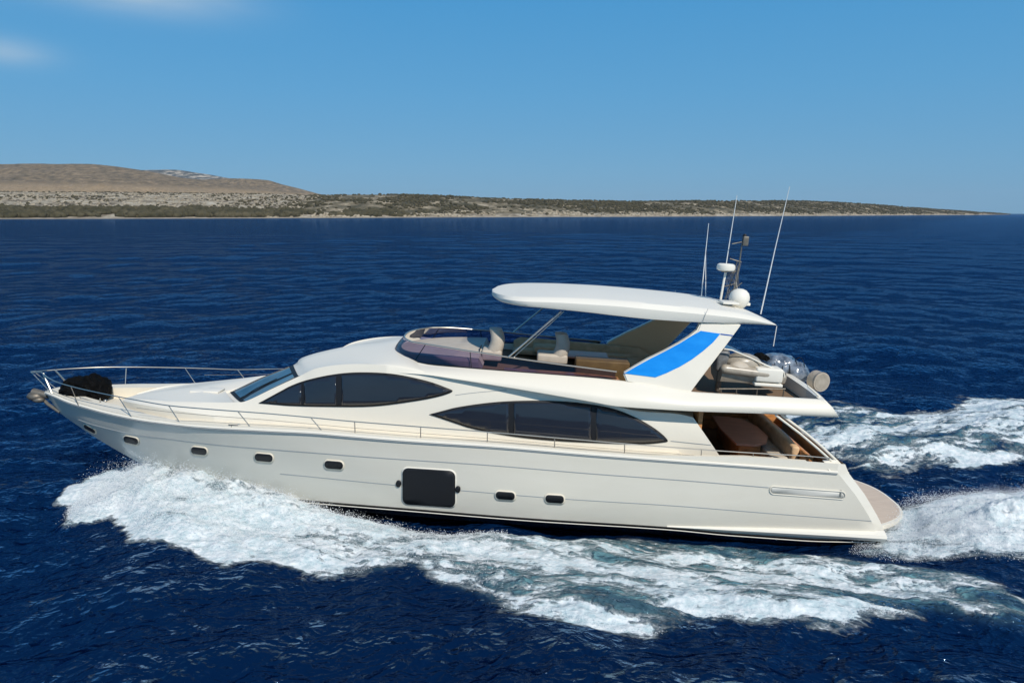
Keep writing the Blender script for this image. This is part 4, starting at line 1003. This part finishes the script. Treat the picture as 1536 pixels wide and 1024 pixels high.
    gl = N(t, 'ShaderNodeBsdfGlossy', inp={'Roughness': .045}); gl.inputs[0].default_value = (.42, .66, .96, 1); L(t, bp.outputs[0], gl.inputs['Normal'])
    fr = N(t, 'ShaderNodeFresnel', inp={'IOR': 1.33}); L(t, bp.outputs[0], fr.inputs['Normal'])
    m1 = N(t, 'ShaderNodeMixShader'); L(t, mth('MINIMUM', mth('MULTIPLY', fr.outputs[0], .74), .42), m1.inputs[0]); L(t, df.outputs[0], m1.inputs[1]); L(t, gl.outputs[0], m1.inputs[2])
    m2 = N(t, 'ShaderNodeMixShader'); L(t, cov, m2.inputs[0]); L(t, m1.outputs[0], m2.inputs[1]); L(t, p.outputs[0], m2.inputs[2]); L(t, m2.outputs[0], out.inputs[0])
    return m
me.materials.append(sea_material())
# ---- spray droplets along the breaking edges
seaBV = None
def zat(xw, yw):
    a = np.arctan2(xw, yw); r = np.hypot(xw, yw); j = np.clip(np.searchsorted(az, a), 0, na-1); i = np.clip(np.searchsorted(rr, r), 0, nr-1); return Z[i, j], foam[i, j]
def droplets(name, n, sampler, m, label, smin=.002, smax=.009):
    pts = sampler(n); n = len(pts); s = rng.uniform(smin, smax, n)**1.0*rng.choice([1, 1, 1, 1.6], n)
    oct_ = np.array([(1,0,0),(-1,0,0),(0,1,0),(0,-1,0),(0,0,1),(0,0,-1)], float)
    v = pts[:, None, :]+oct_[None]*s[:, None, None]*rng.uniform(.6, 1.3, (n, 6, 1))
    fc = np.array([(0,2,4),(2,1,4),(1,3,4),(3,0,4),(2,0,5),(1,2,5),(3,1,5),(0,3,5)]); F = (fc[None]+6*np.arange(n)[:, None, None]).reshape(-1)
    md = bpy.data.meshes.new(name); md.vertices.add(n*6); md.vertices.foreach_set('co', v.reshape(-1).astype(np.float32))
    k = len(F)//3; md.loops.add(k*3); md.loops.foreach_set('vertex_index', F.astype(np.int32)); md.polygons.add(k); md.polygons.foreach_set('loop_start', np.arange(0, k*3, 3, dtype=np.int32)); md.update(calc_edges=True)
    md.polygons.foreach_set('use_smooth', np.ones(k, bool)); md.materials.append(m)
    o = bpy.data.objects.new(name, md); C.objects.link(o); tag(o, label, 'spray', kind='stuff'); return o
drop = bpy.data.materials.new('spray_droplets'); drop.use_nodes = True
pp_ = drop.node_tree.nodes['Principled BSDF']; pp_.inputs['Base Color'].default_value = (.82, .85, .88, 1); pp_.inputs['Roughness'].default_value = .5
def bow_sampler(n):
    u = rng.random(n*6); out = []
    lx_ = rng.uniform(-12.9, 0, n*6); sd_ = rng.choice([-1, 1], n*6, p=[.85, .15]); ly_ = sd_*(rng.gamma(2.0, 1.1, n*6))
    q = np.array(BOAT); xw = q[0,0]*lx_+q[0,1]*ly_+q[0,3]; yw = q[1,0]*lx_+q[1,1]*ly_+q[1,3]
    z, f = zat(xw, yw); sx = sdf(xw, yw, P1); sm = sdf(xw, yw, P1m); s_ = np.maximum(sx, sm)
    h = np.interp(lx_, [-13, -11, -8, -4, 0], [.35, .45, .30, .16, .08])
    hh = rng.exponential(1, n*6)*h*.35*np.exp(-np.clip(-s_, 0, 3)*1.5)
    ok = (s_ > np.interp(lx_, [-12, -10, -8], [-.12, .0, .12])-rng.exponential(.05, n*6)) & (hh < 1.0) & (hh < 2.2*h) & (rng.random(n*6) < np.exp(-np.clip(s_-.6, 0, 9)*.45))
    return np.stack([xw, yw, z+hh], -1)[ok][:n]
def edge_sampler(poly, jit, hgt):
    def f(n):
        pl_ = np.array(poly); k = rng.integers(0, len(pl_)-1, n); t = rng.random(n)[:, None]; q = pl_[k]*(1-t)+pl_[k+1]*t+rng.normal(0, jit, (n, 2))
        z, fo_ = zat(q[:, 0], q[:, 1]); kk = fo_ > .62; q = q[kk]; z = z[kk]; n = len(q); return np.concatenate([q, (z+rng.exponential(hgt, n))[:, None]], 1)
    return f
def plume_sampler(n):
    x0_, y0_ = np.array(P2).min(0); x1_, y1_ = np.array(P2).max(0); xw = rng.uniform(x0_, 19, n*4); yw = rng.uniform(y0_-.4, y1_+.4, n*4); s_ = sdf(xw, yw, P2); z, f = zat(xw, yw)
    ok = (s_ > .0) & (rng.random(n*4) < np.exp(-np.clip(s_-1, 0, 5)*.7)); lxx = Bl[0, 0]*xw+Bl[0, 1]*yw+Bl[0, 3]; z = z+rng.exponential(.07, n*4)+.32*rng.random(n*4)*np.exp(-((lxx-11.9)/.7)**2); return np.stack([xw, yw, z], -1)[ok][:n]
droplets('bow_spray', 90000, bow_sampler, drop, 'fine white spray flung out from under the bow', .002, .009)
droplets('wave_edge_spray', 5000, edge_sampler([Wt(*p) for p in outer[8:]], .05, .02), drop, 'white droplets along the breaking edge of the near bow wave', .002, .008)
droplets('stern_spray', 50000, plume_sampler, drop, 'white spray boiling up behind the swim platform', .002, .009)

def corner_sampler(n):
    a_ = rng.uniform(10.2, 13.2, n*2); b_ = -rng.uniform(1.2, 3.3, n*2); q = np.array(BOAT); xw = q[0,0]*a_+q[0,1]*b_+q[0,3]; yw = q[1,0]*a_+q[1,1]*b_+q[1,3]; z, f = zat(xw, yw)
    d_ = np.hypot((a_-11.9)/.95, (b_+2.5)/.75); zz = np.maximum(z, -.22)+rng.exponential(.13, n*2)*np.exp(-d_*.6); ok = (rng.random(n*2) < np.exp(-d_**2)) & (zz < .6)
    return np.stack([xw, yw, zz], -1)[ok][:n]
droplets('platform_spray', 26000, corner_sampler, drop, 'white spray washing over the near corner of the swim platform', .002, .008)

# ============================================================ SHORE
def shore_mat(name, cols, scale, band=None):
    m = bpy.data.materials.new(name); m.use_nodes = True; t = m.node_tree; p = t.nodes['Principled BSDF']; p.inputs['Roughness'].default_value = .95; p.inputs['Specular IOR Level'].default_value = .1
    g = N(t, 'ShaderNodeNewGeometry'); mp = N(t, 'ShaderNodeMapping'); mp.inputs['Scale'].default_value = scale; L(t, g.outputs['Position'], mp.inputs[0])
    n = N(t, 'ShaderNodeTexNoise', inp={'Scale': 1.0, 'Detail': 9.0, 'Roughness': .72}); L(t, mp.outputs[0], n.inputs['Vector'])
    r = N(t, 'ShaderNodeValToRGB'); e = r.color_ramp.elements
    while len(e) < len(cols): e.new(.5)
    for k, (pos, c) in enumerate(cols): e[k].position = pos; e[k].color = (*c, 1)
    L(t, n.outputs[0], r.inputs[0]); col = r.outputs[0]
    if band:     # (z threshold, softness, colour stops) lower band with its own rock colours
        sx = N(t, 'ShaderNodeSeparateXYZ'); L(t, g.outputs['Position'], sx.inputs[0])
        a = N(t, 'ShaderNodeMath', operation='MULTIPLY'); L(t, n.outputs[0], a.inputs[0]); a.inputs[1].default_value = band[1]*6
        b = N(t, 'ShaderNodeMath', operation='ADD'); L(t, a.outputs[0], b.inputs[0]); L(t, sx.outputs[2], b.inputs[1])
        k = N(t, 'ShaderNodeMapRange', inp={1: band[0]+band[1]*2.2, 2: band[0]+band[1]*3.8, 3: 1, 4: 0}); L(t, b.outputs[0], k.inputs[0])
        r2_ = N(t, 'ShaderNodeValToRGB'); e = r2_.color_ramp.elements
        n3 = N(t, 'ShaderNodeTexNoise', inp={'Scale': 2.7, 'Detail': 8.0, 'Roughness': .7}); L(t, mp.outputs[0], n3.inputs['Vector'])
        while len(e) < len(band[2]): e.new(.5)
        for kk, (pos, c) in enumerate(band[2]): e[kk].position = pos; e[kk].color = (*c, 1)
        L(t, n3.outputs[0], r2_.inputs[0]); mx = N(t, 'ShaderNodeMix', data_type='RGBA'); L(t, k.outputs[0], mx.inputs[0]); L(t, col, mx.inputs[6]); L(t, r2_.outputs[0], mx.inputs[7]); col = mx.outputs[2]
    L(t, col, p.inputs['Base Color'])
    bp = N(t, 'ShaderNodeBump', inp={'Strength': .8, 'Distance': 6.0}); L(t, n.outputs[0], bp.inputs['Height']); L(t, bp.outputs[0], p.inputs['Normal'])
    return m
def shoreY(px): return np.interp(px, [-700, 0, 500, 1000, 1250, 1450, 1530], [900, 1010, 1250, 1750, 2300, 3500, 5200])
def pix_z(py, Yd): # height that shows at pixel row py when standing at distance Yd
    d = ray(768, 0); out = []
    py = np.asarray(py, float); b = -(py-512)/FPX; dy = math.cos(PITCH)+b*math.sin(PITCH); dz = -math.sin(PITCH)+b*math.cos(PITCH); return CAM_H+dz/dy*Yd
def xof(px, Yd, z=10):   # world X that shows at column px
    dz = z-CAM_H; depth = Yd*math.cos(PITCH)-dz*math.sin(PITCH); return (px-768)/FPX*depth
def landmass(name, pxs, sky_pts, front, depth, m, amp, prof, seed, label, nf_=60, gul=0., npx=420, base=-1.0):
    px = np.linspace(pxs[0], pxs[1], npx); sy = pchip([p[0] for p in sky_pts], [p[1] for p in sky_pts], px)
    rows_ = []
    for i in range(nf_):
        t = i/(nf_-1); Yd = front(px)+depth*t; crestY = front(px)+depth*prof[1]
        zc_ = pix_z(sy, crestY); k = np.interp(t, prof[2], prof[3]); x = xof(px, Yd)
        nz = (fbm(x/(amp*9), Yd/(amp*9), 5, seed, .55)-.5)*amp*2*min(1, t*12)*(.25 if abs(t-prof[1]) < .06 else 1)
        if gul: nz = nz-gul*np.abs(fbm(x/70+seed, Yd/260, 3, seed+4)-.5)*4*math.sin(PI*min(1, k))
        z = base+(zc_-base)*k+nz
        if t < prof[1]: z = np.minimum(z, pix_z(sy, Yd)+0.)
        rows_.append(np.stack([x, Yd, z], -1))
    G_ = np.stack(rows_); a, b = G_.shape[:2]
    mm = bpy.data.meshes.new(name); mm.vertices.add(a*b); mm.vertices.foreach_set('co', G_.reshape(-1).astype(np.float32))
    id_ = np.arange(a*b).reshape(a, b); q = np.stack([id_[:-1, :-1], id_[:-1, 1:], id_[1:, 1:], id_[1:, :-1]], -1).reshape(-1)
    k = len(q)//4; mm.loops.add(k*4); mm.loops.foreach_set('vertex_index', q.astype(np.int32)); mm.polygons.add(k); mm.polygons.foreach_set('loop_start', np.arange(0, k*4, 4, dtype=np.int32)); mm.update(calc_edges=True)
    if sum(mm.polygons[i].normal.z for i in range(0, k, 37)) < 0: mm.flip_normals()
    mm.polygons.foreach_set('use_smooth', np.ones(k, bool)); mm.materials.append(m)
    o = bpy.data.objects.new(name, mm); C.objects.link(o); tag(o, label, name, kind='structure'); return G_
rockband = [(.30, (.09, .08, .055)), (.42, (.22, .18, .13)), (.52, (.40, .34, .26)), (.62, (.52, .46, .37))]
coastM = shore_mat('coastal_scrub_and_rock', [(.34, (.055, .052, .032)), (.46, (.105, .092, .058)), (.55, (.20, .165, .108)), (.64, (.42, .35, .25))], (.020, .012, .05), (7, 3.0, rockband))
coastL = shore_mat('pale_rocky_plain', [(.36, (.07, .06, .04)), (.45, (.20, .165, .12)), (.54, (.38, .33, .25)), (.64, (.50, .45, .36))], (.03, .012, .06))
hillM = shore_mat('dry_hillside', [(.34, (.085, .075, .056)), (.45, (.155, .125, .088)), (.56, (.235, .18, .12)), (.66, (.33, .25, .17))], (.05, .02, .09), (105, 11, [(.32, (.19, .145, .095)), (.46, (.28, .21, .135)), (.58, (.34, .255, .165)), (.7, (.40, .30, .20))]))
hillB = shore_mat('blue_grey_rocky_hill', [(.40, (.06, .075, .085)), (.5, (.12, .13, .13)), (.56, (.32, .29, .25)), (.62, (.50, .44, .36))], (.022, .006, .09))
ramp = ([0, .02, .1, .3, .6, .8, 1], [0, .04, .2, .55, .88, 1, .6])
coastG = landmass('coast', (400, 1516), [(400,303),(430,298),(482,293.5),(550,292),(640,293),(720,297),(800,299.5),(900,301.5),(960,302.5),(1050,301.5),(1180,301.5),(1250,303.5),(1330,308.5),(1400,313.5),(1460,317.5),(1500,320),(1516,321.3)], shoreY, 900, coastM, 5, (0, .8, *ramp), 3, 'low scrub covered headland', npx=700)
plainG = landmass('coastal_plain', (-1500, 640), [(-1500,290),(-760,287),(0,288),(200,289),(330,290.5),(480,292.5),(560,296),(640,306)], shoreY, 1100, coastL, 4, (0, .8, *ramp), 8, 'pale rocky plain behind the beach', npx=800)
h1f = lambda px: shoreY(px)+900
hrise = ([0, .2, .45, .7, .85, 1], [.15, .35, .62, .86, 1, .8])
landmass('hill', (-1500, 445), [(-1500,285),(-760,262),(-300,250),(0,246),(60,245.5),(140,246),(170,248.5),(200,252.5),(240,259),(280,267),(330,272),(370,279),(410,286),(445,293)], h1f, 1300, hillM, 11, (0, .85, *hrise), 13, 'bare brown hill', gul=13, npx=700)
landmass('hill', (150, 470), [(150,256),(230,255),(262,254.5),(300,259),(345,267),(400,280),(470,296)], lambda px: shoreY(px)+2600, 900, hillB, 9, (0, .85, *hrise), 17, 'blue grey rocky hill behind the bare hill', npx=220)
landmass('hill', (300, 500), [(300,270),(345,267.5),(380,268.5),(405,270.5),(425,276),(445,281),(465,286.5),(484,291.5),(500,295)], lambda px: shoreY(px)+1900, 700, hillM, 9, (0, .85, *hrise), 23, 'tawny end of the ridge', gul=9, npx=200)
# thin pale beach strip along the water
pxb = np.linspace(-1480, 1514, 600); yb = shoreY(pxb); G_ = MB()
r0 = [(float(xof(p, y-14, 0)), float(y-14), -.3) for p, y in zip(pxb, yb)]; r1_ = [(float(xof(p, y+4, 1)), float(y+4), 1.2+random.random()*.8) for p, y in zip(pxb, yb)]; r2_ = [(float(xof(p, y+40, 2)), float(y+40), 1.2) for p, y in zip(pxb, yb)]
bo = G_.grid([r0, r1_, r2_]).build('beach', mat('beach_rock', (.40, .33, .24), .95, noise=((.03, .03, .03), 1, (.20, .16, .11)))); tag(bo, 'thin pale beach at the foot of the coast', 'beach', kind='structure')
# scrub
def scatter(name, G_, n, tlo, thi, plo, phi, smin, smax, m, label, dens=None, flat=.7):
    a, b = G_.shape[:2]; ii = (rng.uniform(tlo, thi, n)**1.0*(a-1)); jj = rng.uniform(plo, phi, n)*(b-1)
    i = ii.astype(int).clip(0, a-2); j = jj.astype(int).clip(0, b-2); fi = (ii-i)[:, None]; fj = (jj-j)[:, None]
    p = (G_[i, j]*(1-fj)+G_[i, j+1]*fj)*(1-fi)+(G_[i+1, j]*(1-fj)+G_[i+1, j+1]*fj)*fi
    if dens is not None: kp = rng.random(n) < dens(p, ii/(a-1), jj/(b-1)); p = p[kp]
    n = len(p); bb = bmesh.new(); bmesh.ops.create_icosphere(bb, subdivisions=1, radius=1); bb.verts.index_update()
    bv = np.array([v.co[:] for v in bb.verts]); bf = np.array([[v.index for v in f.verts] for f in bb.faces]); bb.free()
    s = rng.uniform(smin, smax, n)[:, None, None]; k = rng.uniform(.65, 1.35, (n, len(bv), 1)); v = p[:, None, :]+bv[None]*k*s*np.array([1.25, 1, flat])+np.array([0, 0, 1])*s*flat*.5
    F = (bf[None]+len(bv)*np.arange(n)[:, None, None]).reshape(-1)
    md = bpy.data.meshes.new(name); md.vertices.add(n*len(bv)); md.vertices.foreach_set('co', v.reshape(-1).astype(np.float32)); k = len(F)//3
    md.loops.add(k*3); md.loops.foreach_set('vertex_index', F.astype(np.int32)); md.polygons.add(k); md.polygons.foreach_set('loop_start', np.arange(0, k*3, 3, dtype=np.int32)); md.update(calc_edges=True); md.materials.append(m)
    o = bpy.data.objects.new(name, md); C.objects.link(o); tag(o, label, 'scrub', kind='stuff')
scrubM = mat('olive_scrub', (.048, .045, .026), .95, spec=.05, noise=((.05, .05, .05), 1, (.105, .09, .055)))
rockM = mat('pale_boulders', (.46, .40, .31), .95, spec=.1, noise=((.04, .04, .04), 1, (.30, .25, .18)))
belt = lambda p, t, u: np.clip((fbm(p[:, 0]/60, p[:, 1]/60, 3, 4)-.36)*5, .02, 1)*np.interp(u*2140-1500, [-760, 330, 420, 520], [1, 1, .5, .25])
scatter('shore_wood', plainG, 15000, .022, .11, 0, 1, 3.5, 7.5, scrubM, 'belt of dark olive trees and bushes along the left shore', belt, .85)
scatter('plain_scrub', plainG, 10000, .1, .8, 0, 1, 1.5, 3.2, scrubM, 'bushes dotted over the pale plain', lambda p, t, u: np.clip((fbm(p[:, 0]/90, p[:, 1]/200, 3, 14)-.4)*4, .05, 1))
scatter('headland_scrub', coastG, 19000, .05, .85, 0, 1, 2.0, 4.6, scrubM, 'dark low scrub covering the headland', lambda p, t, u: np.clip((fbm(p[:, 0]/120, p[:, 1]/160, 3, 24)-.36)*4, .05, 1)*np.clip(t*6, 0, 1)*np.interp(u, [0, .45, .62, 1], [.45, .55, 1.6, 1.6]))
scatter('shore_rocks', coastG, 5000, .004, .12, 0, .95, 1.2, 3.6, rockM, 'pale boulders along the headland shore', lambda p, t, u: np.clip((fbm(p[:, 0]/80, p[:, 1]/50, 3, 34)-.42)*5, .02, 1), .6)
scatter('plain_rocks', plainG, 11000, .08, .6, 0, 1, 1.0, 2.6, rockM, 'pale rocks scattered over the plain', None, .6)

# ============================================================ HAZE
hz = MB().box((-14500, -300, -5), (9500, 15500, 420)).build('haze', None, None, False)
hz.data.materials.clear(); hm = bpy.data.materials.new('sea_air'); hm.use_nodes = True; hm.node_tree.nodes.clear()
pv = N(hm.node_tree, 'ShaderNodeVolumePrincipled', inp={'Density': 2.2e-5}); pv.inputs['Color'].default_value = (.70, .84, 1, 1)
ho = N(hm.node_tree, 'ShaderNodeOutputMaterial'); L(hm.node_tree, pv.outputs[0], ho.inputs['Volume']); hz.data.materials.append(hm); tag(hz, 'thin blue sea haze over the far coast', 'haze', kind='stuff')
